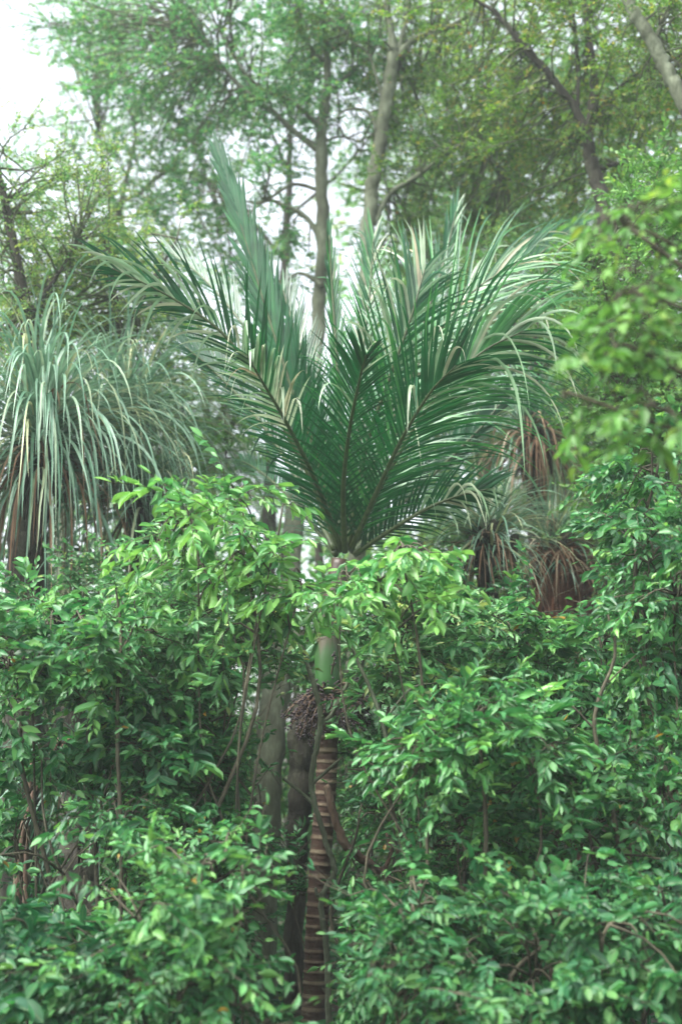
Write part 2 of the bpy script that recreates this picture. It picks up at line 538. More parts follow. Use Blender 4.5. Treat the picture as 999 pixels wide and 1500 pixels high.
def grow(lv, tw, skel, blobs, nsub, leafL, leafW, tb, nspray=5, nleaf=9, sprl=.28, face=None, subr=.006, jit=.35, flat=.55, up=.25, sub_seg=6):
    """side branches from the nearest limb out into each crown mass, each ending in leafy twigs"""
    sk = np.concatenate(skel)
    for bi, b in enumerate(blobs):
        n = nsub[bi] if isinstance(nsub, (list, tuple)) else nsub
        for _ in range(n):
            e, v = inblob(b)
            if rng.random() < .1:
                e = e + (e - b[0]) * .45
            dist = np.linalg.norm(sk - e, axis=1)
            s0 = sk[np.argsort(dist)[rng.integers(0, min(7, len(sk)))]]
            mid = (s0 + e) / 2 + rng.normal(0, .06, 3) * np.linalg.norm(e - s0) + np.array([0, 0, .05])
            c = curve([s0, mid, e], sub_seg)
            if blocked(c[-1]) or blocked(c[-3]):
                continue
            tw.tube(c, np.linspace(subr, subr * .35, sub_seg), 4)
            od = nrm(c[-1] - c[-2])
            for k in range(nspray):
                t = 1 - .45 * rng.random() ** 1.2 if k else 1
                q = t * (sub_seg - 1); a = min(int(q), sub_seg - 2); f = q - a
                p0 = c[a] * (1 - f) + c[a + 1] * f
                dirv = nrm(od * .5 + rng.normal(0, .75, 3) * np.array([1, 1, .45]) + v * .5 + np.array([0, 0, up]))
                spray(lv, tw, p0, dirv, sprl * rng.uniform(.6, 1.2), nleaf, leafL, leafW, tb + rng.normal(0, .15), face=face, jit=jit, flat=flat)

CAMF = np.array([0, -.3, 0])

def shrub(name, label, cat, basepx, Y, blobs, nsub, mat='mid', L=.10, W=.042, tb=.45, kind='ovate', group=None,
          nspray=5, nleaf=9, sprl=.26, stems=1, bark='stem', rad=.018, face=CAMF, jit=.38, foliage='foliage', dY=0, up=.25):
    bx = P(basepx, 1400, Y)[0]
    base = np.array([bx, Y + dY, gz(bx, Y + dY)])
    root = thing(name, label, cat, base, group)
    bl = [mkblob(*b) for b in blobs]
    wd, tw, lv = Wood(), Wood(), Leaves()
    skel = []
    for i, (c, r) in enumerate(bl):
        swing = rng.normal(0, .13, 3)
        st = base + np.array([rng.normal(0, .05) * (stems > 1), rng.normal(0, .05), -.05])
        h = c[2] - base[2]
        m1 = base + (c - base) * np.array([.12, .2, .38]) + swing
        m2 = base + (c - base) * np.array([.5, .55, .75]) - swing
        top = c + np.array([rng.normal(0, .3) * r[0], 0, r[2] * .45])
        cv = curve([st, m1, m2, c, top], 22)
        rr = rad * (.85 if i == 0 else .5)
        wd.tube(cv, np.linspace(rr, rr * .28, 22), 7, .04)
        skel.append(cv[8:])
    grow(lv, tw, skel, bl, nsub, L, W, tb, nspray, nleaf, sprl, face, jit=jit, up=up)
    wd.build('stem', M[bark], root, loc=base)
    tw.build('twigs', M[bark], root, loc=base)
    lv.build(foliage, M[mat], root, kind, loc=base)
    return root

def tree(name, label, cat, Y, trunk, limbs, blobs, nsub, mat, L=.055, W=.026, tb=.45, bark='bark_pale', group=None,
         base=None, nspray=7, nleaf=10, sprl=.3, subr=.014, tjit=.7, face=None, kind='small', to_ground=True, dens=2.3, lk=.6):
    """trunk / limbs: lists of (px, py, diameter px[, depth]) traced at distance Y"""
    pt = [P(q[0], q[1], q[3] if len(q) > 3 else Y) for q in trunk]
    rr = [q[2] * .43 * ppm(q[3] if len(q) > 3 else Y) for q in trunk]
    if to_ground:
        bx, by = (pt[0][0], pt[0][1]) if base is None else base
        b0 = np.array([bx, by, gz(bx, by) - .1])
        pt = [b0] + pt
        rr = [rr[0] * 1.35] + rr
    origin = pt[0]
    root = thing(name, label, cat, origin, group)
    def tubeof(points, radii, wd, k=6, sides=10):
        n = (len(points) - 1) * k + 1
        cv = curve(points, n)
        r = np.interp(np.linspace(0, len(points) - 1, n), range(len(points)), radii)
        wig = rng.normal(0, .35, (n, 3)) * r[:, None] * .3
        wig[0] = 0
        cv = cv + wig
        wd.tube(cv, r * rng.uniform(.93, 1.07, n), sides, .03)
        return cv
    wd = Wood()
    skel = []
    tcv = tubeof(pt, rr, wd, 9, 14)
    wd.build('trunk', M[bark], root, loc=origin)
    if not blobs:
        return root
    top = tcv[len(tcv) // 2:]
    for lb in limbs:
        wl = Wood()
        cv = tubeof([P(q[0], q[1], q[3] if len(q) > 3 else Y) for q in lb], [q[2] * .40 * ppm(Y) for q in lb], wl)
        wl.build('limb', M[bark], root, loc=origin)
        skel.append(cv[1:])
    if not skel:
        skel.append(top)
    skel.append(tcv[-max(4, len(tcv) // 4):])
    tw, lv = Wood(), Leaves()
    bl = [mkblob(*b) for b in blobs]
    if isinstance(nsub, int):
        nsub = [nsub] * len(bl)
    grow(lv, tw, skel, bl, [int(q * dens) for q in nsub], L * lk, W * lk, tb, nspray + 2, nleaf + 3, sprl, face, subr * .7, jit=tjit, flat=.6)
    tw.build('branches', M['bark_grey'], root, loc=origin)
    lv.build('crown', M[mat], root, kind, loc=origin)
    return root

exec_sections = []

# ================================================================== THE PALM
PY = 8.3
def palm():
    base_x = P(452, 1500, PY)[0]
    base = np.array([base_x, PY, gz(base_x, PY)])
    root = thing('feather_palm', 'feather palm with ringed brown trunk and wide dark green fronds, in the middle', 'palm', base)
    # ringed trunk
    pts = [base - np.array([0, 0, .1]), P(459, 1500, PY), P(467, 1300, PY), P(478, 1140, PY), P(480, 1010, PY)]
    n = 640
    cv = curve(pts, n)
    seg = np.concatenate([[0], np.cumsum(np.linalg.norm(np.diff(cv, axis=0), axis=1))])
    ph = seg / .066 + .25 * np.sin(seg * 7) + .1 * np.sin(seg * 23)
    al = ph % 1.0
    rad = np.interp(seg, [0, seg[-1] * .5, seg[-1]], [.072, .062, .058])
    rad = rad * (1 + .07 * np.exp(-((al - .72) / .12) ** 2) - .02 * np.exp(-((al - .12) / .1) ** 2))
    wd = Wood()
    wd.tube(cv, rad, 22, .008, along=al)
    wd.build('trunk', M['ring'], root, loc=base)
    # crownshaft: smooth swollen green sheath
    wd = Wood()
    c2 = curve([P(480, 1018, PY), P(480, 960, PY), P(484, 900, PY), P(500, 820, PY)], 30)
    r2 = np.interp(np.linspace(0, 1, 30), [0, .12, .3, .6, 1], [.06, .072, .075, .064, .058])
    wd.tube(c2, r2, 22, .004, along=np.linspace(0, 1, 30))
    wd.build('crownshaft', M['shaft'], root, loc=base)
    # flower stalks with dark fruit under the shaft
    for k, (ax, ay) in enumerate([(-.9, -.5), (.55, -.7), (-.5, .6), (.8, .3), (-.2, -1)]):
        wd, fr = Wood(), Wood()
        s0 = P(480, 1022, PY)
        for j in range(16):
            d0 = nrm(np.array([ax, ay, .1]) + rng.normal(0, .4, 3))
            q = [s0 + d0 * .05]
            dd = d0
            for i in range(5):
                dd = nrm(dd + np.array([0, 0, -.28]) + rng.normal(0, .1, 3))
                q.append(q[-1] + dd * .05)
            wd.tube(np.array(q), np.linspace(.007, .003, 6), 4)
            for m_ in range(14):
                a = q[rng.integers(2, 6)] + rng.normal(0, .012, 3)
                fr.tube(np.array([a, a + [0, 0, .004], a + [0, 0, .009], a + [0, 0, .012]]), [.003, .0065, .006, .003], 5)
        st = wd.build('flower_stalk', M['bark_brown'], root, loc=base)
        f = fr.build('fruit', M['berry'], st, loc=base)
        f['kind'] = 'stuff'
        f.location = (0, 0, 0)
    # fronds: (control pixels with depth offset), Lmax, base angle, tip angle, droop, pale share, width, facing
    FR = [
        # far left arching
        dict(c=[(497, 805, 0), (452, 695, -.2), (385, 572, -.4), (328, 490, -.55), (250, 435, -.65), (165, 393, -.75)], L=.60, a0=40, a1=20, dr=.7, pale=.2, n=66, v=.2, lo=.65, tb=.3),
        # dark lower left
        dict(c=[(490, 805, .05), (435, 700, .2), (375, 610, .3), (315, 545, .35), (272, 508, .35)], L=.46, a0=34, a1=16, dr=.3, pale=.0, n=50, v=.1, tb=.12, lo=.55),
        # left second, behind
        dict(c=[(498, 800, .1), (430, 620, .4), (365, 490, .7), (300, 410, .95), (250, 370, 1.1)], L=.46, a0=34, a1=14, dr=.4, pale=.05, n=56, v=.2, lo=.5),
        # upright tall left with closed pleated tip
        dict(c=[(500, 800, 0), (462, 660, -.1), (425, 560, -.14), (388, 445, -.14), (352, 325, -.14), (322, 235, -.12)], L=.46, a0=26, a1=5, dr=.02, pale=.0, n=84, v=.1, w=.036, tb=.42, lo=.9),
        # inner left
        dict(c=[(502, 800, .1), (475, 640, .3), (445, 530, .45), (425, 460, .55), (415, 425, .6)], L=.40, a0=34, a1=14, dr=.2, pale=.03, n=46, v=.1),
        # front facing left-centre with silver hanging leaflets
        dict(c=[(500, 805, -.1), (460, 700, -.5), (420, 620, -.85), (385, 560, -1.1), (362, 520, -1.25)], L=.44, a0=44, a1=24, dr=.7, pale=.2, n=44, v=.2),
        # centre spear
        dict(c=[(506, 800, 0), (500, 640, .05), (493, 520, .08), (487, 430, .1), (482, 345, .1)], L=.30, a0=20, a1=4, dr=.05, pale=.03, n=50, v=.1, tb=.62),
        # centre back
        dict(c=[(506, 800, .1), (517, 640, .4), (530, 520, .65), (541, 430, .8), (547, 350, .85)], L=.52, a0=36, a1=12, dr=.35, pale=.10, n=54, v=.15, tb=.5),
        # centre right, front
        dict(c=[(510, 800, -.05), (535, 660, -.3), (568, 560, -.5), (600, 470, -.6), (622, 395, -.6)], L=.66, a0=44, a1=18, dr=.8, pale=.13, n=58, v=.2, tb=.45),
        # right arching up
        dict(c=[(512, 800, .05), (560, 650, .15), (620, 520, .25), (690, 430, .3), (765, 380, .3)], L=.95, a0=44, a1=22, dr=1.0, pale=.10, n=70, v=.2, tb=.6, lo=1),
        # right sweeping wide
        dict(c=[(514, 803, -.05), (570, 690, -.3), (632, 590, -.5), (700, 520, -.6), (765, 485, -.65)], L=.9, a0=40, a1=22, dr=1.1, pale=.10, n=68, v=.2, tb=.6, lo=1),
        # right far, thin to top right
        dict(c=[(514, 800, .2), (590, 620, .7), (680, 480, 1.1), (770, 390, 1.4), (850, 325, 1.6)], L=.56, a0=30, a1=12, dr=.3, pale=.02, n=58, v=.15, lo=.8),
        # upright right back
        dict(c=[(508, 800, .2), (560, 640, .6), (610, 500, .9), (648, 390, 1.1), (668, 310, 1.15)], L=.46, a0=32, a1=8, dr=.3, pale=.03, n=56, v=.15),
        # right lower, dark broad
        dict(c=[(518, 808, 0), (580, 745, .25), (650, 680, .5), (705, 625, .65), (745, 575, .7)], L=.44, a0=36, a1=16, dr=.35, pale=.04, n=52, v=.15, tb=.1, lo=.6, w=.026),
        # low right
        dict(c=[(520, 812, 0), (570, 778, -.2), (625, 745, -.35), (672, 726, -.45), (715, 716, -.5)], L=.38, a0=44, a1=22, dr=1.1, pale=.14, n=40, v=.1, tb=.25, lo=.7),
        # mid right front
        dict(c=[(514, 805, -.1), (552, 720, -.5), (590, 640, -.9), (630, 575, -1.15), (668, 535, -1.3)], L=.58, a0=42, a1=22, dr=.8, pale=.06, n=50, v=.2, lo=.8),
        # short front centre
        dict(c=[(505, 808, -.1), (503, 715, -.5), (512, 630, -.95), (526, 560, -1.3), (536, 520, -1.5)], L=.5, a0=42, a1=20, dr=.6, pale=.05, n=48, v=.15, tb=.25),
        # second lattice layers close to the heart
        dict(c=[(496, 808, .25), (470, 720, .5), (452, 640, .75), (440, 570, .95), (432, 510, 1.05)], L=.5, a0=46, a1=22, dr=.5, pale=.0, n=46, v=.1, tb=.1),
        dict(c=[(516, 808, .3), (560, 730, .7), (600, 660, 1.0), (640, 590, 1.3), (672, 530, 1.5)], L=.55, a0=48, a1=22, dr=.6, pale=.0, n=48, v=.1, tb=.12),
        # low left, back
        dict(c=[(492, 812, .1), (455, 765, .5), (415, 720, .9), (380, 690, 1.2), (355, 675, 1.4)], L=.36, a0=40, a1=20, dr=.5, pale=.02, n=42, v=.1, tb=.15),
    ]
    axis = P(505, 815, PY)
    for fr in FR:
        c = curve([P(q[0], q[1], PY + q[2]) for q in fr['c']], 60)
        T = nrm(np.gradient(c, axis=0))
        back = fr['c'][-1][2] >= 0
        nn = []
        for i in range(60):
            a = (axis - c[i]) * np.array([1, 1, 0])
            a = nrm(a) if np.linalg.norm(a) > .05 else np.zeros(3)
            N0 = a * .45 + np.array([0, 0, .5]) + np.array([0, -1.15 if back else 1.0, 0])
            N0 = nrm(N0 - T[i] * np.dot(N0, T[i]))
            nn.append(N0)
        nn = np.array(nn)
        n = int(fr['n'] * .9)
        st = Strips()
        for sg in (-1, 1):
            t = np.linspace(.05, .995, n) + rng.normal(0, .002, n)
            t = np.clip(t, 0, 1)
            q = t * 59; i0 = np.minimum(q.astype(int), 58); f = (q - i0)[:, None]
            p = c[i0] * (1 - f) + c[i0 + 1] * f
            Tt = nrm(T[i0] * (1 - f) + T[i0 + 1] * f)
            Nn = nn[i0]
            Sd = nrm(np.cross(Tt, Nn)) * sg
            ang = np.radians(np.interp(t, [0, .15, 1], [fr['a0'] * .8, fr['a0'], fr['a1']])) + rng.normal(0, .045, n)
            v = fr['v'] + rng.normal(0, .06, n)
            d = Tt * np.cos(ang)[:, None] + (Sd * np.cos(v)[:, None] + Nn * np.sin(v)[:, None]) * np.sin(ang)[:, None]
            lower = np.where(Sd[:, 2] < -.05, fr.get('lo', .8), 1.0)
            L = 1.08 * fr['L'] * lower * np.interp(t, [0, .12, .35, .7, .9, 1], [.45, .8, 1, .86, .62, .45]) * rng.uniform(.9, 1.06, n)
            W = fr.get('w', .0172) * rng.uniform(.8, 1.15, n)
            tint = np.clip(rng.normal(fr.get('tb', .36), .13, n), 0, .8)
            dr = (fr['dr'] * 1.25 + .15) * rng.uniform(.5, 1.6, n)
            pale = rng.random(n) < fr['pale'] * np.where(t > .45, 2.6, .08)
            tint = np.where(pale, .87 + .13 * rng.random(n) ** 1.7, tint)
            W = W * np.where(pale, 1.15, 1)
            dr = dr + np.where(pale, rng.uniform(.5, 4, n), 0)
            kink = np.where(pale & (rng.random(n) < .3), rng.uniform(.2, .6, n), 9)
            kink = np.where(rng.random(n) < .03, rng.uniform(.5, .8, n), kink)
            # blade stands on its side of the midrib, facing with the frond
            Ns = nrm(Nn * 1.0 - Sd * .35 + rng.normal(0, .12, (n, 3)))
            if sg < 0:
                pass
            st.add(p, d, Ns, L, W, dr, tint, segs=12, fold=.35, kink=kink)
        o = st.build('frond', M['palm'], root, loc=base)
        wd = Wood()
        wd.tube(c, np.linspace(.017, .004, 60) * (1 + .2 * np.exp(-np.linspace(0, 10, 60))), 7)
        r = wd.build('midrib', M['rachis'], o, loc=base)
palm()

# ================================================================== PERCHING LILIES AND HOST TREES
def perching(label, px, py, Y, n, L, W, mat='strap', dead=.12, spreadx=.8, droop=2.6, tb=.5, depth=.25, upb=.75, tuft_r=.12, group='strap-leaved clumps perched on trunks'):
    c = P(px, py, Y)
    root = thing('perching_lily', label, 'plant', c, group)
    def add(st, n, L, W, droop, tb, upb, low=0):
        az = rng.uniform(0, 2 * math.pi, n)
        el = np.clip(rng.normal(upb, .38, n), -.35, 1.45)
        d = np.stack([np.cos(az) * np.cos(el) * spreadx, np.sin(az) * np.cos(el) * .9, np.sin(el)], 1)
        p = c + d * tuft_r * rng.uniform(.1, 1, (n, 1)) + rng.normal(0, .05, (n, 3)) - np.array([0, 0, low])
        nn_ = np.stack([-np.cos(az), -np.sin(az), np.full(n, .9)], 1) + rng.normal(0, .3, (n, 3))
        st.add(p, d, nn_, L * rng.uniform(.55, 1.15, n), W * rng.uniform(.7, 1.2, n), droop * rng.uniform(.6, 1.4, n),
               np.clip(rng.normal(tb, .2, n), 0, 1), segs=13, fold=.3, curlw=.03)
    st = Strips()
    add(st, n, L, W, droop, tb, upb)
    add(st, n // 7, L * .85, W, droop * 1.5, tb - .1, -.05, low=.1)
    st.build('foliage', M[mat], root, loc=c)
    nd = int(n * dead)
    if nd:
        st = Strips()
        add(st, nd, L * .9, W * .8, droop * 2.2, .55, -.1, low=.06)
        st.build('dead_leaves', M['dead'], root, loc=c)
    wd = Wood()
    for _ in range(40):
        a = c + rng.normal(0, .06, 3)
        b = a + np.array([rng.normal(0, .05), rng.normal(0, .05), -rng.uniform(.15, .45)])
        wd.tube(curve([a, (a + b) / 2 + rng.normal(0, .02, 3), b], 5), np.linspace(.03, .008, 5), 6)
    wd.build('root_mat', M['bark_dark'], root, loc=c)
    return root

# left host
tree('host_tree', 'dark broad trunk at the left edge carrying the big strap-leaved clump', 'tree', 9.6,
     [(20, 1500, 70), (30, 1200, 64), (34, 900, 70), (44, 720, 72), (50, 600, 50), (40, 480, 26), (15, 330, 15), (-20, 180, 10)],
     [[(38, 470, 14), (80, 410, 8), (105, 370, 5), (120, 340, 3)]],
     [(20, 300, 9.8, 110, 120, .8), (60, 430, 10.0, 110, 90, .8), (110, 300, 10, 80, 80, .6), (30, 540, 10, 70, 60, .6)], [17, 20, 12, 14], 'back', bark='bark_dark', tb=.75, L=.06, W=.03)
perching('largest silver-green strap-leaved clump, spilling over the dark trunk at the left edge', 60, 655, 9.1, 560, 1.28, .021, droop=3.0, upb=.62, tuft_r=.32, tb=.72)
perching('paler strap-leaved clump hanging just right of the largest clump, above the left shrubs', 178, 650, 9.9, 380, 1.15, .020, droop=2.3, upb=.8, tuft_r=.28, tb=.72)
perching('small strap-leaved clump with arching tips low between the left clump and the bright sapling', 215, 725, 9.5, 180, .9, .020, droop=2.4, upb=.5, tuft_r=.15, tb=.72)
perching('half hidden strap-leaved clump with long leaves tinted dark for shade, hanging in the dark hollow at lower left', 150, 1120, 8.2, 95, .85, .026, droop=2.4, upb=.3, tuft_r=.12, tb=.1, dead=.03)  # low leaf tint puts the hollow's shade into the colour
tree('dark_trunk', 'dark narrow trunk under the paler hanging clump on the left', 'tree', 10.1,
     [(215, 1400, 30), (208, 1000, 34), (200, 800, 36), (190, 620, 26), (170, 450, 14), (150, 340, 8)],
     [[(180, 500, 10), (220, 420, 7), (260, 350, 5)]],
     [(170, 400, 10.4, 120, 110, .8), (120, 480, 10.4, 100, 80, .8), (200, 530, 10.5, 80, 60, .6)], [16, 14, 12], 'back', bark='bark_dark', tb=.75, L=.07, W=.034)

# right host with two perching clumps
tree('host_tree', 'dark slender trunk behind the palm on the right, hung with brown strap leaves', 'tree', 10.9,
     [(800, 1500, 34), (806, 1200, 34), (800, 950, 38), (785, 760, 32), (778, 620, 26), (790, 480, 18), (820, 350, 12)],
     [[(782, 640, 14), (850, 600, 9), (900, 560, 6)], [(786, 540, 12), (740, 450, 8), (720, 380, 5)]],
     [(850, 560, 11.2, 110, 60, .8), (760, 450, 11.3, 90, 90, .8)], [26, 20], 'back', bark='bark_dark', tb=.5, L=.07, W=.034)
perching('brownish strap-leaved clump high on the right trunk, beside the palm fronds', 778, 625, 10.6, 130, .8, .018, droop=2.4, dead=1.0, upb=.7, tb=.35)
perching('grey-green strap-leaved clump at mid height, right of the palm crown base', 712, 785, 9.2, 260, .58, .015, droop=2.5, dead=.5, upb=.45, tb=.8)
perching('strap-leaved clump crowning the red-brown stump on the right', 818, 795, 10.2, 150, .6, .015, droop=2.2, dead=.7, upb=.6, tb=.7)
# reddish fibrous stump
def stump():
    Y = 10.3
    c = P(825, 870, Y)
    root = thing('fibrous_trunk', 'red-brown shaggy fibrous trunk standing right of centre under a strap-leaved clump', 'tree', (c[0], Y, gz(c[0], Y)))
    loc = np.array([c[0], Y, gz(c[0], Y)])
    wd = Wood()
    wd.tube(curve([loc, P(818, 1200, Y), P(822, 960, Y), P(828, 860, Y), P(820, 800, Y)], 50), np.interp(np.linspace(0, 1, 50), [0, .6, .8, .95, 1], [.14, .15, .2, .24, .12]), 18, .05)
    wd.build('trunk', M['redfibre'], root, loc=loc)
    wd = Wood()
    for _ in range(260):
        a = rng.uniform(0, 2 * math.pi); z0 = rng.uniform(800, 900)
        q = P(824, z0, Y) + np.array([math.cos(a) * .21, math.sin(a) * .21, 0])
        ln = rng.uniform(.15, .45)
        e = q + np.array([math.cos(a) * .05 + rng.normal(0, .03), math.sin(a) * .05, -ln])
        wd.tube(curve([q, (q + e) / 2 + rng.normal(0, .015, 3), e], 4), [.008, .007, .005, .002], 3)
    wd.build('fibres', M['redfibre'], root, loc=loc)
stump()

# ================================================================== CANOPY TREES
# pale straight trunk left of centre, with its long left-going limbs
tree('forest_tree', 'pale lichened tree behind the palm whose long limbs reach up and left', 'tree', 12.5,
     [(380, 1500, 54, 9.6), (388, 1250, 50, 9.7), (402, 1020, 46, 10), (432, 760, 34, 11), (462, 520, 26), (472, 350, 23), (470, 230, 22), (472, 180, 20), (480, 120, 15), (476, 60, 11), (470, -20, 8)],
     [[(468, 220, 15), (440, 200, 12), (400, 165, 11), (350, 125, 9), (322, 92, 7), (300, 60, 5), (280, 10, 4)],
      [(468, 186, 11), (430, 150, 8), (385, 130, 7), (350, 95, 5), (320, 40, 4)],
      [(474, 360, 13), (450, 320, 10), (415, 300, 9), (385, 296, 7), (350, 330, 5)],
      [(470, 280, 9), (430, 270, 7), (395, 290, 6), (370, 300, 4)],
      [(478, 140, 9), (510, 110, 7), (545, 80, 5), (560, 40, 4)],
      [(474, 90, 8), (448, 60, 6), (440, 20, 5), (436, -30, 4)],
      [(470, 210, 7), (500, 200, 5), (530, 210, 3)],
      [(474, 420, 10), (440, 400, 7), (410, 420, 5)]],
     [(330, 60, 12.8, 150, 90, 1.6), (180, 100, 13.2, 120, 120, 1.4), (100, 35, 13.2, 75, 40, .8), (400, 150, 12.6, 80, 60, 1), (440, 50, 12.5, 120, 70, 1.5), (300, 200, 12.8, 150, 80, 1.3), (400, 330, 12.6, 90, 70, .9), (500, 160, 13, 80, 90, 1.2)],
     [36, 38, 16, 14, 28, 22, 10, 18], 'teal', tb=.55, nspray=7, L=.075, W=.052, dens=1.8)
# left canopy tree behind
tree('forest_tree', 'leafy tree behind the left clump with one arched limb toward the palm', 'tree', 14.5,
     [(130, 1500, 30), (110, 1100, 28), (90, 800, 24), (95, 560, 18), (120, 420, 14), (170, 320, 10), (200, 200, 7)],
     [[(120, 430, 9), (170, 310, 8), (205, 282, 8), (245, 252, 8), (285, 255, 7), (320, 270, 5)],
      [(170, 320, 7), (150, 220, 5), (140, 130, 4)],
      [(110, 470, 8), (60, 380, 6), (30, 300, 5)]],
     [(110, 300, 14.6, 120, 110, 1.5), (230, 300, 14.4, 120, 90, 1.2), (60, 420, 14.8, 120, 110, 1.4), (190, 430, 14.5, 150, 80, 1.3), (330, 420, 14.6, 110, 80, 1.3), (150, 60, 14.8, 110, 90, 1.3), (310, 290, 14.6, 90, 60, 1)],
     [18, 16, 20, 22, 13, 20, 6], 'teal', tb=.7, nspray=7, L=.08, W=.052)
# centre tree with greenish trunk, forked above
tree('forest_tree', 'grey-green curved trunk behind the palm, forked near the top of the picture', 'tree', 12.0,
     [(520, 1100, 34), (525, 760, 30), (533, 500, 28), (540, 330, 26), (546, 270, 25), (558, 200, 24), (568, 130, 24), (576, 85, 22), (573, 50, 14), (566, 0, 11), (560, -50, 9)],
     [[(574, 100, 14), (592, 70, 12), (618, 52, 11), (660, 38, 9), (700, 10, 7), (730, -30, 6)],
      [(574, 95, 10), (590, 50, 8), (598, 0, 7), (600, -40, 5)],
      [(548, 330, 10), (570, 285, 9), (615, 255, 9), (660, 220, 9), (700, 203, 8), (745, 186, 7), (765, 184, 4)],
      [(690, 208, 5), (705, 230, 4), (730, 240, 4), (735, 270, 3)],
      [(556, 200, 9), (540, 165, 6), (510, 160, 5), (490, 175, 3)],
      [(562, 150, 7), (540, 80, 5), (515, 60, 4), (500, 20, 3)]],
     [(600, 40, 12.2, 110, 80, 1.3), (680, 150, 12.6, 120, 100, 1.2), (620, 300, 12.8, 110, 80, 1.1), (720, 280, 12.8, 100, 90, 1.2), (520, 30, 12.4, 80, 60, 1.2)],
     [24, 34, 24, 26, 12], 'olive', tb=.42, nspray=7, L=.07, W=.034)
# upper right dark limb
tree('forest_tree', 'olive-leaved tree at upper right with a dark crooked limb slanting down to the right', 'tree', 11.0,
     [(905, 1300, 50), (900, 900, 44), (895, 600, 38), (890, 380, 30), (880, 290, 27), (866, 240, 26), (862, 200, 20), (870, 120, 15), (860, 40, 12), (850, -40, 9)],
     [[(866, 232, 20), (852, 180, 17), (832, 145, 15), (800, 105, 15), (770, 72, 16), (748, 45, 12), (725, 18, 9), (700, 2, 7), (670, -20, 5)],
      [(872, 250, 13), (900, 240, 9), (935, 246, 8), (970, 258, 6)],
      [(862, 200, 10), (885, 150, 8), (930, 110, 6), (980, 90, 4)],
      [(845, 170, 8), (846, 110, 8), (842, 50, 7), (836, -10, 5)]],
     [(760, 60, 11.2, 130, 90, 1.2), (900, 60, 11.2, 130, 90, 1.2), (820, 170, 11.4, 130, 80, 1.1), (940, 170, 11.4, 100, 90, 1.1), (790, 250, 11.6, 130, 60, 1.1)],
     [26, 26, 22, 22, 16], 'olive', tb=.6, bark='bark_dark', nspray=7, L=.075, W=.038)
tree('forest_tree', 'light grey leaning trunk crossing the top right corner', 'tree', 9.5,
     [(1120, 900, 40), (1095, 500, 36), (1050, 250, 32), (1000, 150, 28), (972, 95, 26), (945, 45, 24), (918, 0, 22), (890, -60, 18)],
     [[(985, 115, 12), (960, 60, 8), (990, 0, 6)]],
     [(940, 20, 9.8, 80, 50, .6), (990, 100, 9.7, 60, 70, .6)], [10, 10], 'olive', tb=.4, bark='bark_pale', L=.055, W=.026, base=(3.2, 9.5))
tree('forest_tree', 'yellow-green bushy tree filling the gap behind the right palm fronds', 'tree', 15.5,
     [(720, 1400, 34), (715, 900, 30), (705, 600, 24), (700, 420, 16), (690, 300, 10)],
     [[(705, 560, 12), (780, 450, 8), (840, 360, 6)], [(705, 500, 10), (640, 400, 7), (600, 330, 5)], [(715, 700, 12), (640, 640, 8), (590, 600, 5)]],
     [(640, 400, 15.5, 110, 110, 1.6), (780, 360, 15.5, 140, 110, 1.6), (700, 260, 15.5, 150, 80, 1.6), (900, 330, 15.8, 130, 110, 1.4), (780, 540, 15.5, 150, 100, 1.4), (900, 500, 15.5, 140, 120, 1.4), (650, 620, 15.5, 100, 90, 1.2)],
     [30, 34, 36, 32, 34, 34, 24], 'back', tb=.5, bark='bark_grey', L=.085, W=.042, sprl=.36)
tree('forest_tree', 'tall fine-leaved tree standing farthest back, its crown filling the top between the two forked trees', 'tree', 16.5,
     [(400, 1400, 30), (395, 900, 26), (398, 600, 22), (420, 350, 14), (425, 200, 10), (430, 80, 7)],
     [[(415, 380, 9), (350, 300, 7), (290, 220, 5), (240, 150, 3)], [(422, 250, 8), (380, 150, 6), (350, 50, 4)], [(420, 320, 8), (500, 250, 6), (560, 180, 5), (620, 120, 3)], [(428, 150, 6), (480, 80, 5), (530, 10, 3)]],
     [(260, 150, 16.5, 140, 110, 1.6), (400, 60, 16.5, 150, 90, 1.6), (560, 120, 16.5, 150, 130, 1.6), (320, 330, 16.5, 150, 90, 1.4), (620, 30, 16.5, 120, 80, 1.4), (140, 230, 16.8, 90, 90, 1.4)],
     [14, 22, 26, 8, 18, 6], 'back', tb=.5, bark='bark_dark', L=.08, W=.05)
tree('forest_tree', 'tall dark-trunked tree far behind, between the palm and the left clumps', 'tree', 17.0,
     [(300, 1400, 26), (305, 1000, 24), (310, 760, 20), (300, 560, 14), (290, 440, 9)],
     [[(308, 700, 9), (250, 600, 7), (215, 540, 5)], [(305, 640, 9), (350, 560, 6)]],
     [(280, 560, 17, 120, 70, 1.2), (230, 640, 17, 110, 80, 1.2), (350, 640, 17, 110, 80, 1.2), (300, 760, 17, 140, 90, 1.2), (130, 700, 17, 120, 100, 1.2)],
     [20, 24, 26, 26, 16], 'back', tb=.6, bark='bark_grey', L=.09, W=.045, sprl=.4)
tree('forest_tree', 'light yellow-green small-leaved tree at the right edge, between the overhanging lime leaves and the shrubs', 'tree', 9.0,
     [(1010, 1400, 26), (1005, 1000, 24), (995, 800, 20), (985, 600, 15), (975, 400, 8)],
     [[(990, 700, 9), (930, 600, 6), (880, 520, 4)], [(995, 800, 9), (920, 740, 6), (870, 700, 4)], [(980, 520, 8), (930, 420, 5), (890, 340, 3)]],
     [(930, 380, 9.2, 90, 90, .8), (890, 500, 9.2, 70, 70, .7), (960, 560, 9.2, 70, 90, .7), (900, 640, 9.3, 70, 50, .6), (940, 760, 9.3, 90, 70, .7), (980, 300, 9.2, 60, 60, .6), (850, 450, 9.6, 50, 60, .6)],
     [32, 26, 28, 18, 28, 18, 12], 'lime', tb=.35, bark='bark_grey', L=.085, W=.042, dens=1.2, lk=.7)
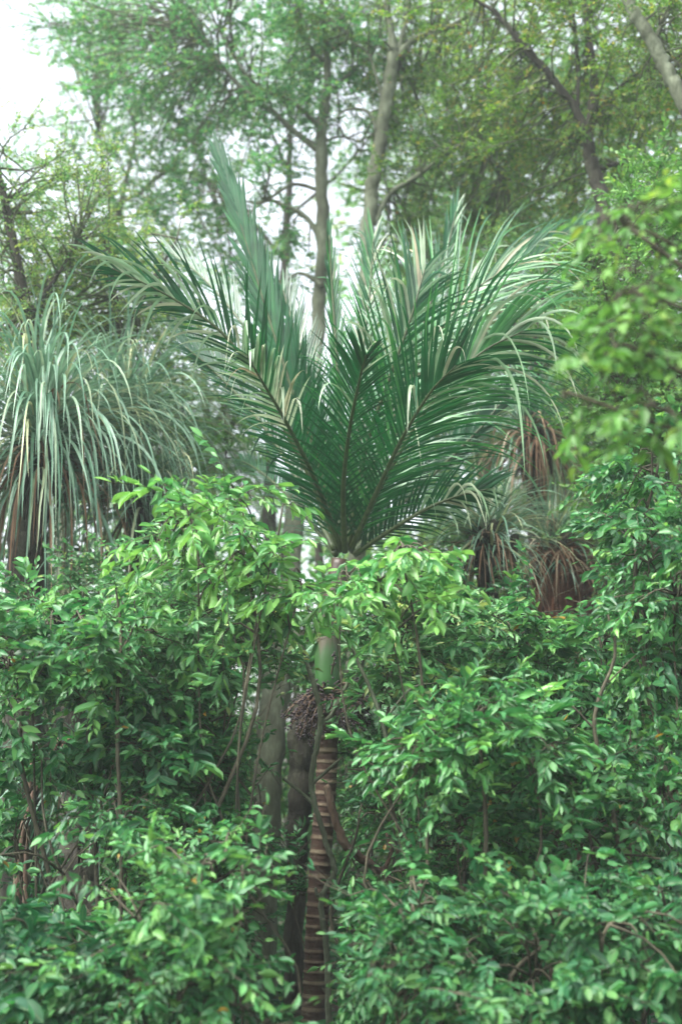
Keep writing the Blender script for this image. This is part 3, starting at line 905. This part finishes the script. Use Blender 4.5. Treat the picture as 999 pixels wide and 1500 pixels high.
tree('forest_tree', 'feathery grey-green tree right of the hanging brown leaves', 'tree', 12.5,
     [(880, 1400, 22), (875, 1000, 20), (870, 800, 15), (868, 660, 9)],
     [[(872, 800, 7), (830, 740, 5), (800, 700, 3)], [(870, 760, 7), (910, 700, 5), (940, 660, 3)]],
     [(850, 690, 12.5, 90, 60, .9), (900, 640, 12.6, 90, 60, .9), (820, 740, 12.4, 80, 50, .9), (900, 760, 12.4, 90, 70, .9)],
     [40, 34, 30, 34], 'needle', tb=.5, bark='bark_grey', L=.04, W=.010, nspray=9, nleaf=16, sprl=.22, subr=.006)

# ================================================================== THE UNDERSTOREY
UG = 'leafy shrubs of the understorey'
def sh(label, bpx, Y, blobs, nsub, **k):
    blobs = [(a, b, y, rx * 1.12, ry * 1.18, rd * 1.5) for a, b, y, rx, ry, rd in blobs]
    if 'nleaf' not in k:
        nsub = [max(3, int(q * 1.15)) for q in nsub]
    k['nleaf'] = 12
    vs = rng.uniform(.8, 1.3)
    k['L'] *= vs; k['W'] *= vs * rng.uniform(.8, 1.1)
    if k.get('L', .1) > .07:
        k['L'] *= .72; k['W'] *= .66
    k.setdefault('group', UG)
    return shrub('shrub', label, 'shrub', bpx, Y, blobs, nsub, **k)

# bright sapling left of the palm crown
shrub('sapling', 'bright lime-green sapling whose tips overlap the foot of the palm crown on the left', 'sapling', 330, 6.4,
      [(345, 745, 6.4, 75, 50, .35), (290, 800, 6.4, 75, 55, .35), (400, 810, 6.3, 60, 30, .25), (380, 880, 6.4, 120, 45, .35), (250, 740, 6.4, 30, 22, .2), (440, 860, 6.4, 60, 28, .3)], [10, 9, 4, 9, 2, 3],
      mat='bright', L=.10, W=.033, tb=.82, kind='lance', nspray=5, nleaf=8, sprl=.26, rad=.016, up=.1)
shrub('sapling', 'small bright sapling with outstretched leaves just right of the palm crown base', 'sapling', 640, 6.2,
      [(590, 820, 6.2, 50, 25, .25), (560, 870, 6.2, 80, 35, .3), (500, 850, 6.2, 45, 20, .2)], [8, 9, 4],
      mat='bright', L=.095, W=.034, tb=.85, kind='ovate', nspray=4, nleaf=7, sprl=.22, rad=.013, up=.1)
sh('light green shrub along the left edge below the hanging strap leaves', 60, 6.6,
   [(70, 930, 6.6, 120, 55, .4), (40, 1000, 6.5, 100, 50, .35), (190, 950, 6.6, 100, 60, .4)], [24, 16, 20], mat='mid', L=.095, W=.045, tb=.66)
sh('pale broad-leaved shrub left of the grey trunk, below the bright sapling', 300, 7.0,
   [(290, 930, 7.0, 100, 60, .4), (360, 980, 7.0, 90, 60, .4), (230, 1010, 7.0, 80, 50, .4)], [18, 18, 14], mat='mint', L=.095, W=.042, tb=.5)
sh('dark glossy shrub under the left light green shrub, above the dark hollow', 150, 6.8,
   [(130, 1060, 6.8, 110, 45, .35), (60, 1100, 6.8, 70, 45, .3), (230, 1080, 6.8, 80, 50, .35), (30, 1180, 7.2, 60, 50, .3)], [18, 8, 16, 6], mat='blue', L=.10, W=.05, tb=.6, kind='round')
sh('mid green small-leaved shrub beside the grey trunk at mid height', 310, 7.4,
   [(320, 1080, 7.4, 90, 60, .4), (280, 1160, 7.4, 100, 60, .4), (350, 1200, 7.3, 60, 60, .35)], [18, 18, 10], mat='mid', L=.075, W=.032, tb=.5)
sh('large-leaved shrub low in front, left of the ringed trunk', 270, 5.4,
   [(270, 1290, 5.4, 110, 55, .3), (360, 1300, 5.4, 60, 50, .25), (220, 1370, 5.3, 90, 45, .3), (320, 1390, 5.3, 80, 45, .3)], [15, 7, 12, 12], mat='mid', L=.10, W=.05, tb=.66, kind='ovate', sprl=.24, nspray=4)
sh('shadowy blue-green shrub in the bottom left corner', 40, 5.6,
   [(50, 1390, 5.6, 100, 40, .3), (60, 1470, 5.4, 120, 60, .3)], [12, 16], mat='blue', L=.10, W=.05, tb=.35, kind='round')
sh('low shrub spreading along the bottom edge left of the ringed trunk', 260, 5.3,
   [(180, 1450, 5.3, 110, 50, .3), (320, 1460, 5.2, 110, 50, .3)], [16, 14], mat='mid', L=.085, W=.045, tb=.4, kind='ovate')
sh('pale mint shrub right of the green crownshaft', 600, 7.2,
   [(590, 930, 7.2, 90, 60, .4), (560, 1000, 7.2, 60, 50, .4), (660, 960, 7.3, 80, 60, .4)], [18, 10, 16], mat='mint', L=.085, W=.036, tb=.6)
sh('shrub with bright yellow-green tips in the middle of the right side', 700, 5.9,
   [(700, 1070, 5.9, 80, 35, .3), (620, 1110, 5.9, 90, 45, .3), (770, 1110, 5.9, 70, 40, .3)], [12, 14, 9], mat='bright', L=.10, W=.042, tb=.45, kind='lance', nspray=4)
sh('dense shrub on the right below the red-brown fibrous trunk', 830, 7.0,
   [(760, 960, 7.0, 100, 60, .4), (880, 970, 7.0, 110, 70, .4), (820, 1040, 7.0, 110, 55, .4), (960, 1010, 6.8, 70, 80, .4)], [20, 24, 18, 16], mat='mid', L=.085, W=.040, tb=.6)
sh('tall shrub at the right edge beside the feathery tree', 985, 6.4,
   [(960, 700, 6.4, 75, 80, .35), (950, 830, 6.4, 90, 80, .35), (985, 900, 6.3, 60, 60, .35)], [20, 24, 12], mat='bright', L=.075, W=.034, tb=.35)
sh('mid green shrub right of the ringed trunk behind the bent stem', 620, 6.8,
   [(600, 1190, 6.8, 90, 60, .35), (700, 1200, 6.8, 90, 60, .35), (560, 1130, 7.0, 50, 45, .35), (640, 1270, 6.8, 90, 50, .35)], [16, 16, 7, 12], mat='mid', L=.085, W=.040, tb=.48)
sh('broad shrub at the right edge at knee to chest height', 880, 6.2,
   [(850, 1170, 6.2, 100, 60, .35), (960, 1180, 6.2, 80, 80, .35), (880, 1270, 6.1, 110, 50, .35)], [20, 18, 18], mat='mid', L=.09, W=.05, tb=.5, kind='ovate')
sh('shrub with broad limp leaves low and right of the ringed trunk', 570, 5.5,
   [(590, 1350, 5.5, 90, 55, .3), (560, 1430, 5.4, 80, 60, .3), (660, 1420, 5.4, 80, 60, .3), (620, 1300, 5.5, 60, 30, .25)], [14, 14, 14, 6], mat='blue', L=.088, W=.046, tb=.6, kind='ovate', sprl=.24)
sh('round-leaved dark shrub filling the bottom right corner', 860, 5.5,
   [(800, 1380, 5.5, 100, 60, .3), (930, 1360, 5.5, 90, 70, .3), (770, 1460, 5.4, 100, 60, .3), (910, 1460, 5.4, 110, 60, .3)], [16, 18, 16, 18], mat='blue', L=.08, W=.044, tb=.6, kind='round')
sh('small shrub behind the ringed trunk foot, on its right', 520, 7.6,
   [(520, 1230, 7.8, 40, 60, .3), (520, 1350, 7.8, 50, 80, .3), (430, 1330, 8.6, 30, 80, .3)], [7, 12, 7], mat='mid', L=.075, W=.036, tb=.4)
sh('yellow-green shrub in the gap between the left clumps and the palm', 280, 10.8,
   [(270, 620, 10.8, 90, 50, .6), (330, 650, 10.8, 70, 45, .6), (230, 700, 10.8, 70, 60, .6)], [18, 14, 12], mat='lime', L=.10, W=.05, tb=.3)
sh('sunlit-looking yellow shrub far behind on the right, above the dense shrub', 940, 13,
   [(900, 880, 13, 110, 60, .8), (960, 640, 13, 90, 60, .8), (720, 870, 13, 110, 50, .8)], [34, 26, 26], mat='lime', L=.10, W=.05, tb=.5)


# smaller-leaved shrubs one row farther back
for lab, bpx, Y, bl, ns, mt, L, W, tb, kd in [
    ('small-leaved grey-green shrub behind the left edge shrub, under the strap leaves', 120, 8.6, [(120, 900, 8.6, 90, 50, .5), (210, 880, 8.6, 70, 60, .5), (60, 960, 8.6, 80, 60, .5)], 20, 'mint', .06, .026, .4, 'ovate'),
    ('fine-leaved shrub behind the pale broad-leaved shrub', 300, 8.9, [(300, 1000, 8.9, 100, 60, .5), (230, 1120, 8.9, 90, 60, .5), (330, 1130, 8.9, 70, 70, .5)], 24, 'mid', .06, .026, .55, 'ovate'),
    ('dusky small-leaved shrub in shade left of the grey trunk foot', 300, 8.2, [(300, 1240, 8.2, 90, 60, .5), (240, 1330, 8.2, 90, 60, .4), (330, 1360, 8.2, 60, 60, .4), (190, 1240, 8.2, 40, 60, .3)], 20, 'mid', .065, .03, .5, 'ovate'),
    ('light small-leaved shrub just behind the crownshaft on its right', 570, 9.2, [(560, 900, 9.2, 70, 50, .5), (630, 880, 9.2, 80, 50, .5), (560, 980, 9.2, 60, 60, .5)], 20, 'mint', .06, .026, .6, 'ovate'),
    ('light green shrub under the grey-green strap-leaved clump', 720, 9.0, [(700, 930, 9.0, 90, 50, .5), (780, 920, 9.0, 80, 40, .5), (720, 1010, 9.0, 90, 60, .5)], 24, 'bright', .065, .028, .35, 'ovate'),
    ('small-leaved shrub behind the bright-tipped shrub on the right', 640, 8.8, [(580, 1060, 8.8, 80, 60, .5), (680, 1120, 8.8, 90, 70, .5), (560, 1170, 8.8, 50, 60, .5)], 24, 'mid', .06, .028, .6, 'ovate'),
    ('twiggy green shrub behind the broad right edge shrub', 880, 8.8, [(850, 1080, 8.8, 90, 70, .5), (940, 1100, 8.8, 80, 70, .5), (760, 1150, 8.8, 60, 60, .5), (890, 1200, 8.8, 80, 60, .5)], 24, 'mid', .06, .028, .6, 'ovate'),
    ('low small-leaved shrub between the two dark trunks right of centre', 740, 7.4, [(740, 1260, 7.4, 90, 50, .4), (720, 1340, 7.4, 80, 50, .4), (880, 1340, 7.2, 80, 40, .4)], 20, 'mid', .07, .034, .45, 'ovate'),
    ('pale shrub behind the tall right edge shrub, by the feathery tree', 930, 9.6, [(900, 840, 9.6, 90, 60, .5), (880, 920, 9.6, 90, 50, .5), (960, 760, 9.6, 60, 80, .5), (970, 600, 9.6, 60, 80, .5)], 24, 'mint', .065, .03, .6, 'ovate'),
    ('sprawling shrub in shade at the foot of the ringed trunk, right side', 560, 6.6, [(560, 1300, 6.6, 70, 50, .3), (540, 1400, 6.6, 50, 60, .3), (640, 1360, 6.8, 60, 50, .3)], 14, 'mid', .08, .04, .4, 'ovate'),
    ('leafy shrub filling the space under the bright sapling, left of the grey trunk', 270, 6.7, [(270, 1060, 6.7, 80, 50, .4), (210, 1140, 6.7, 80, 50, .4), (310, 1170, 6.6, 70, 60, .4), (240, 1230, 6.6, 70, 40, .3)], 12, 'mid', .08, .036, .5, 'ovate'),
    ('leafy shrub with hanging yellowing leaves under the bright-tipped shrub', 680, 6.4, [(660, 1150, 6.4, 80, 40, .3), (760, 1190, 6.4, 80, 50, .3), (700, 1250, 6.3, 70, 40, .3)], 10, 'mid', .085, .04, .72, 'lance'),
    ('slight leafy shrub in front of the dark hollow on the left', 90, 6.4, [(110, 1350, 6.4, 90, 30, .3), (30, 1260, 6.6, 40, 60, .3), (190, 1200, 6.4, 50, 40, .3)], 10, 'mid', .09, .042, .5, 'ovate'),
    ]:
    sh(lab, bpx, Y, bl, [int(ns * 1.3)] * len(bl), mat=mt, L=L * .9, W=W * .9, tb=tb, kind=kd, sprl=.22, rad=.013)

# blurred near branch entering from the right
def near_branch():
    Y = 3.9
    base = np.array([2.2, 4.0, gz(2.2, 4.0)])
    root = thing('overhanging_tree', 'nearest tree, its out-of-focus lime leaves reaching in from the right edge', 'tree', base)
    wd, tw, lv = Wood(), Wood(), Leaves()
    tr = curve([base, base + [0, 0, 1.2], base + [-.1, -.1, 2.2], base + [-.2, -.2, 3.4]], 24)
    wd.tube(tr, np.linspace(.07, .03, 24), 12, .03)
    wd.build('trunk', M['bark_grey'], root, loc=base)
    bl = [mkblob(950, 340, 3.9, 90, 60, .25), mkblob(970, 440, 3.8, 110, 50, .25), mkblob(950, 520, 3.8, 85, 45, .2), mkblob(915, 330, 4.0, 40, 30, .2), mkblob(860, 585, 3.9, 45, 25, .15), mkblob(970, 600, 3.8, 80, 40, .2)]
    skel = []
    for c, r in bl:
        a = tr[rng.integers(12, 20)]
        e = c + np.array([-r[0] * .8, 0, 0])
        cv = curve([a, (a + c) / 2 + [0, 0, .12], c, e], 14)
        wl = Wood(); wl.tube(cv, np.linspace(.012, .003, 14), 6, .03)
        wl.build('limb', M['stem'], root, loc=base)
        skel.append(cv[4:])
    grow(lv, tw, skel, bl, [9, 11, 9, 4, 4, 8], .06, .026, .45, 3, 6, .17, CAMF, subr=.003, up=.05)
    tw.build('twigs', M['stem'], root, loc=base)
    lv.build('foliage', M['lime'], root, 'ovate', loc=base)
near_branch()

# bare stems, creepers and saplings that cross the gaps
def stem(name, label, cat, Y, pts, bark='stem', ground=True, sub=None, group=None):
    q = [P(a[0], a[1], a[3] if len(a) > 3 else Y) for a in pts]
    r = [a[2] * .5 * ppm(Y) for a in pts]
    if ground:
        b = np.array([q[0][0], q[0][1], gz(q[0][0], q[0][1]) - .05])
        q = [b] + q; r = [r[0] * 1.1] + r
    n = (len(q) - 1) * 8 + 1
    cv = curve(q, n)
    rr = np.interp(np.linspace(0, len(q) - 1, n), range(len(q)), r)
    root = thing(name, label, cat, q[0], group)
    wd = Wood(); wd.tube(cv + rng.normal(0, 1, (n, 3)) * rr[:, None] * .12, rr, 9, .04)
    wd.build('stem', M[bark], root, loc=q[0])
    for sb in (sub or []):
        wl = Wood()
        m = (len(sb) - 1) * 6 + 1
        c = curve([P(a[0], a[1], a[3] if len(a) > 3 else Y) for a in sb], m)
        wl.tube(c, np.interp(np.linspace(0, len(sb) - 1, m), range(len(sb)), [a[2] * .5 * ppm(Y) for a in sb]), 7, .04)
        wl.build('side_branch', M[bark], root, loc=q[0])
    return root

stem('bare_stem', 'thin pale crooked stem twining in front of the ringed palm trunk', 'stem', 7.4,
     [(480, 1420, 9), (470, 1330, 8), (478, 1300, 9), (490, 1275, 9), (478, 1235, 8), (462, 1180, 8), (456, 1140, 8), (465, 1090, 8), (470, 1050, 9), (462, 1010, 8), (445, 960, 7), (425, 900, 6), (405, 850, 5)], 'bark_pale',
     sub=[[(470, 1060, 7), (490, 1040, 6), (530, 960, 5), (560, 935, 4)], [(462, 1180, 6), (440, 1160, 5), (415, 1140, 4)], [(480, 1300, 7), (466, 1312, 6), (462, 1300, 4)], [(455, 1150, 6), (480, 1128, 5), (500, 1110, 3)]])
stem('creeper', 'brown ringed creeper bowing from the palm trunk down to the right', 'creeper', 7.9,
     [(478, 1150, 11), (492, 1200, 12), (508, 1240, 13), (545, 1268, 13), (570, 1290, 10), (590, 1350, 9), (612, 1410, 8)], 'bark_brown', ground=False,
     sub=[[(560, 1280, 7), (572, 1250, 6), (566, 1220, 4)]])
stem('bare_stem', 'leaning twig with an upright fork low in front of the bottom left shrub', 'stem', 5.4,
     [(300, 1500, 7), (310, 1440, 6), (275, 1410, 5), (250, 1380, 4)], sub=[[(300, 1480, 5), (330, 1490, 4), (345, 1460, 3)]])
stem('bare_stem', 'bare forked twig rising out of the light green shrub at the left edge', 'stem', 6.3,
     [(175, 1480, 7), (178, 1250, 6), (172, 1050, 6), (178, 930, 5), (170, 860, 3)], sub=[[(175, 960, 4), (195, 920, 3), (198, 880, 2)], [(174, 1050, 4), (140, 1040, 3), (110, 1010, 2)]])
stem('bare_stem', 'thin pale dead twig reaching up right of the crownshaft through the mint shrub', 'stem', 6.6,
     [(640, 1480, 7), (600, 1250, 6), (560, 1060, 6), (520, 960, 5), (505, 930, 3)], 'bark_pale', sub=[[(560, 1060, 4), (600, 1010, 3), (640, 1000, 2)]])
stem('bare_stem', 'dark bare twig crossing the dense shrub on the right', 'stem', 6.1,
     [(940, 1480, 8), (900, 1200, 7), (870, 1060, 6), (900, 960, 5), (890, 900, 3)], sub=[[(872, 1070, 4), (830, 1030, 3), (800, 1040, 2)], [(890, 1000, 3), (930, 960, 2)]])
for i, (lab, Y, pts, bk) in enumerate([
    ('dark upright trunk in shade right of centre below the bright-tipped shrub', 8.6, [(672, 1420, 26), (672, 1300, 26), (676, 1180, 22), (684, 1080, 16), (690, 1000, 10)], 'bark_dark'),
    ('brown upright trunk between the lower right shrubs', 8.0, [(822, 1420, 30), (820, 1290, 30), (815, 1180, 22), (812, 1080, 14)], 'bark_brown'),
    ('thin dark stem near the right edge behind the broad shrub', 7.6, [(985, 1400, 8), (984, 1280, 8), (988, 1160, 7), (975, 1060, 5)], 'bark_dark'),
    ('slim brown stem left of the thin dark stem at the right edge', 7.8, [(918, 1400, 8), (920, 1260, 8), (924, 1150, 6), (930, 1050, 5)], 'bark_brown'),
    ('slender leaning stem near the left edge beside the dark hollow', 7.6, [(22, 1460, 14), (24, 1340, 14), (34, 1220, 12), (60, 1140, 10), (90, 1080, 7)], 'bark_brown'),
    ('thin brown stem a hand right of the leaning stem on the left', 7.9, [(42, 1460, 10), (38, 1330, 10), (40, 1200, 8), (50, 1100, 6)], 'bark_brown'),
    ('broad black trunk deep in the lower left hollow', 9.2, [(125, 1480, 72), (130, 1300, 76), (120, 1180, 62), (110, 1080, 48), (105, 1000, 30)], 'bark_dark'),
    ('dark trunk stub standing in for the dark void directly behind the ringed palm trunk', 9.3, [(430, 1500, 26), (432, 1300, 28), (438, 1180, 34), (440, 1080, 34), (444, 1020, 20)], 'bark_dark'),  # dark form put where a shaded void lies
    ('slim pale trunk rising left of the shrubs behind the bright sapling', 9.4, [(232, 1380, 12), (230, 1150, 12), (226, 950, 11), (222, 850, 9)], 'bark_grey'),
    ('crooked brown stem slanting across the lower right shrub', 5.7, [(560, 1500, 7), (640, 1440, 7), (700, 1400, 7), (760, 1350, 5), (800, 1320, 4)], 'stem'),
    ]):
    stem('understorey_trunk', lab, 'trunk', Y, pts, bk, group='small trunks in the understorey')

# ferns
def fern(label, px, py, Y, n, L, tilt=.6, mat='fern'):
    c = P(px, py, Y)
    base = np.array([c[0], Y, gz(c[0], Y)])
    root = thing('tree_fern', label, 'fern', base, 'ferns among the shrubs')
    wd = Wood()
    wd.tube(curve([base, (base + c) / 2 + [.03, 0, 0], c], 16), np.linspace(.06, .045, 16), 12, .06)
    wd.build('trunk', M['bark_dark'], root, loc=base)
    for k in range(n):
        az = 2 * math.pi * k / n + rng.normal(0, .2)
        d = np.array([math.cos(az) * .8, math.sin(az) * .8, tilt + rng.normal(0, .1)])
        p = [c]; dd = nrm(d)
        m = 26
        for i in range(m):
            dd = nrm(dd + np.array([0, 0, -.06]))
            p.append(p[-1] + dd * L / m)
        p = np.array(p)
        st = Strips()
        T = nrm(np.gradient(p, axis=0))
        up = np.array([0, 0, 1.0])
        for sg in (-1, 1):
            q = np.linspace(3, m - .2, 46)
            i0 = np.minimum(q.astype(int), m - 1); f = (q - i0)[:, None]
            pos = p[i0] * (1 - f) + p[i0 + 1] * f
            Sd = nrm(np.cross(T[i0], up)) * sg
            t = q / m
            st.add(pos, Sd + T[i0] * .45, np.tile(up, (46, 1)) + rng.normal(0, .1, (46, 3)), L * .23 * np.sin(np.pi * np.clip(t, 0, 1) ** .8) + .02, .016, .5, rng.uniform(.2, .9, 46), segs=5)
        o = st.build('frond', M[mat], root, loc=base)
        w2 = Wood(); w2.tube(p, np.linspace(.008, .002, m + 1), 5)
        w2.build('midrib', M['rachis'], o, loc=base)
fern('pale silvery fern right of the green crownshaft, half behind the mint shrub', 610, 930, 8.6, 11, .8)
fern('small fern in the shade left of the grey trunk', 255, 1190, 8.9, 9, .6)
fern('fern behind the bright-tipped shrub on the right', 620, 1060, 8.4, 9, .65)

# ================================================================== BACKGROUND WOOD
BG = 'trees of the background bush'
def bgtree(label, px, Y, top, blobs, nsub, mat='back', **k):
    tree('bush_tree', label, 'tree', Y, [(px, 1350, 24), (px + 6, 1000, 20), (px - 4, 800, 14), (px, top, 7)],
         [[(px, 950, 9), (px - 70, 860, 6)], [(px, 900, 9), (px + 70, 820, 6)]], blobs, nsub, mat, bark='bark_dark', group=BG,
         L=k.get('L', .10), W=k.get('W', .05), sprl=.4, tb=k.get('tb', .4), nspray=7, face=CAMF, dens=1.5, lk=.7)
bgtree('bush behind the left hollow, leaves darkened to paint its shade, below the left clump', 60, 10.4, 760, [(50, 900, 10.6, 130, 110, .9), (80, 1080, 10.2, 150, 110, .9), (80, 1280, 10.0, 160, 110, .9)], [26, 36, 40], mat='blue', tb=.0)  # darkest leaf tint paints the black shade of the hollow
bgtree('green bush behind the mint shrub left of the grey trunk', 250, 11.8, 800, [(230, 900, 11.8, 120, 90, .9), (270, 1060, 11.8, 130, 110, .9), (260, 1260, 11.8, 140, 130, .9)], [18, 26, 28], tb=.4)
bgtree('bush seen on both sides of the ringed trunk, farther back', 470, 12.6, 860, [(470, 960, 12.6, 110, 70, .9), (480, 1130, 12.6, 120, 110, .9), (480, 1330, 12.6, 120, 120, .9)], [18, 26, 26], mat='teal', tb=.45)
bgtree('yellowish bush behind the mint shrub right of the palm', 620, 13.0, 800, [(600, 850, 13, 100, 70, .9), (640, 1000, 13, 130, 90, .9), (640, 1200, 13, 140, 120, .9), (640, 1380, 13, 140, 90, .9)], [16, 28, 26, 18], tb=.6)
bgtree('bush behind the lower right trunks', 800, 12.4, 900, [(780, 1000, 12.4, 130, 90, .9), (800, 1180, 12.4, 140, 110, .9), (790, 1370, 12.4, 140, 110, .9)], [24, 28, 24], tb=.45)
bgtree('bush behind the right edge stems', 960, 12.2, 780, [(960, 860, 12.2, 110, 110, .9), (960, 1060, 12.2, 130, 110, .9), (950, 1260, 12.2, 130, 120, .9)], [26, 28, 26], tb=.5)

def far_mass():
    lv = Leaves()
    for (px, py, Y, rx, ry, n) in [(500, 1000, 21, 700, 230, 9000), (850, 500, 21, 300, 420, 14000), (150, 800, 22, 260, 130, 2000), (700, 750, 22, 300, 150, 3000), (500, 1300, 20, 700, 260, 7000), (860, 80, 20, 260, 180, 3500), (600, 350, 22, 140, 200, 1200), (60, 60, 0, 0, 0, 0)]:
        for _ in range(n):
            a = rng.uniform(-1, 1, 2)
            if a[0] ** 2 + a[1] ** 2 > 1: continue
            Yq = Y + rng.uniform(-2, 2)
            p = P(px + a[0] * rx, py + a[1] * ry, Yq)
            if p[2] < gz(p[0], p[1]): continue
            lv.add(p, nrm(rng.normal(0, 1, 3) * [1, 1, .5]), np.array([0, -.4, 1]) + rng.normal(0, .6, 3), .20 * rng.uniform(.6, 1.3), .11 * rng.uniform(.6, 1.3), tint_rand(.5))
    o = lv.build('distant_foliage', M['back'], None, 'small')
    o['kind'] = 'stuff'
    o['label'] = 'hazy mass of far green foliage filling the gaps behind all the trees'
    o['category'] = 'foliage'
far_mass()

# undergrowth carpet low on the forest floor
def carpet():
    lv = Leaves()
    for _ in range(9000):
        x = rng.uniform(-4.5, 4.5); y = rng.uniform(5.2, 15)
        z = gz(x, y)
        h = rng.random() ** 1.6 * .55
        lv.add(np.array([x, y, z + h]), nrm(rng.normal(0, 1, 3) * [1, 1, .4]), np.array([0, -.3, 1]) + rng.normal(0, .4, 3), .12 * rng.uniform(.6, 1.3), .06, tint_rand(.4))
    o = lv.build('undergrowth', M['blue'], None, 'ovate')
    o['kind'] = 'stuff'; o['label'] = 'dark green leafy undergrowth covering the forest floor'; o['category'] = 'undergrowth'
carpet()

# unseen bush added around and behind the viewpoint to block low light
def behind():
    lv = Leaves()
    for _ in range(16000):
        a = rng.uniform(R(-205), R(25))
        rr = rng.uniform(4.5, 8.5)
        x, y = math.cos(a) * rr * 1.15, math.sin(a) * rr + 1.5
        z = gz(x, y) + rng.random() * (1.5 + .4 * math.sin(a * 5))
        lv.add(np.array([x, y, z]), nrm(rng.normal(0, 1, 3) * [1, 1, .5]), np.array([0, 0, 1]) + rng.normal(0, .6, 3), .22 * rng.uniform(.6, 1.3), .12, tint_rand(.45))
    o = lv.build('light_blocking_bush', M['blue'], None, 'small')
    o['kind'] = 'stuff'; o['label'] = 'unseen dark bush added around the viewpoint to block low light'; o['category'] = 'foliage'
behind()

# ================================================================== HAZE
def haze():  # volume added mostly to stand in for veiling lens glare
    x0, x1, y0, y1, z0, z1 = -62, 62, -42, 92, -2.0, 24.0
    z1 = 24
    V = np.array([(x, y, z) for z in (z0, z1) for y in (y0, y1) for x in (x0, x1)], float)
    Fq = np.array([(0, 2, 3, 1), (4, 5, 7, 6), (0, 1, 5, 4), (2, 6, 7, 3), (0, 4, 6, 2), (1, 3, 7, 5)])
    m = bpy.data.materials.new('haze'); m.use_nodes = True
    t = m.node_tree; t.nodes.clear()
    o = t.nodes.new('ShaderNodeOutputMaterial')
    v = t.nodes.new('ShaderNodeVolumePrincipled')
    v.inputs['Color'].default_value = (.88, .98, .95, 1)
    v.inputs['Density'].default_value = HAZE
    v.inputs['Anisotropy'].default_value = .3
    t.links.new(v.outputs[0], o.inputs['Volume'])
    ob = link_mesh('haze', V, [Fq], m, smooth=False)
    ob['kind'] = 'stuff'; ob['label'] = 'thin pale haze added between the trees, mostly in place of lens glare'; ob['category'] = 'haze'
HAZE = .0029
if HAZE > 0:
    haze()
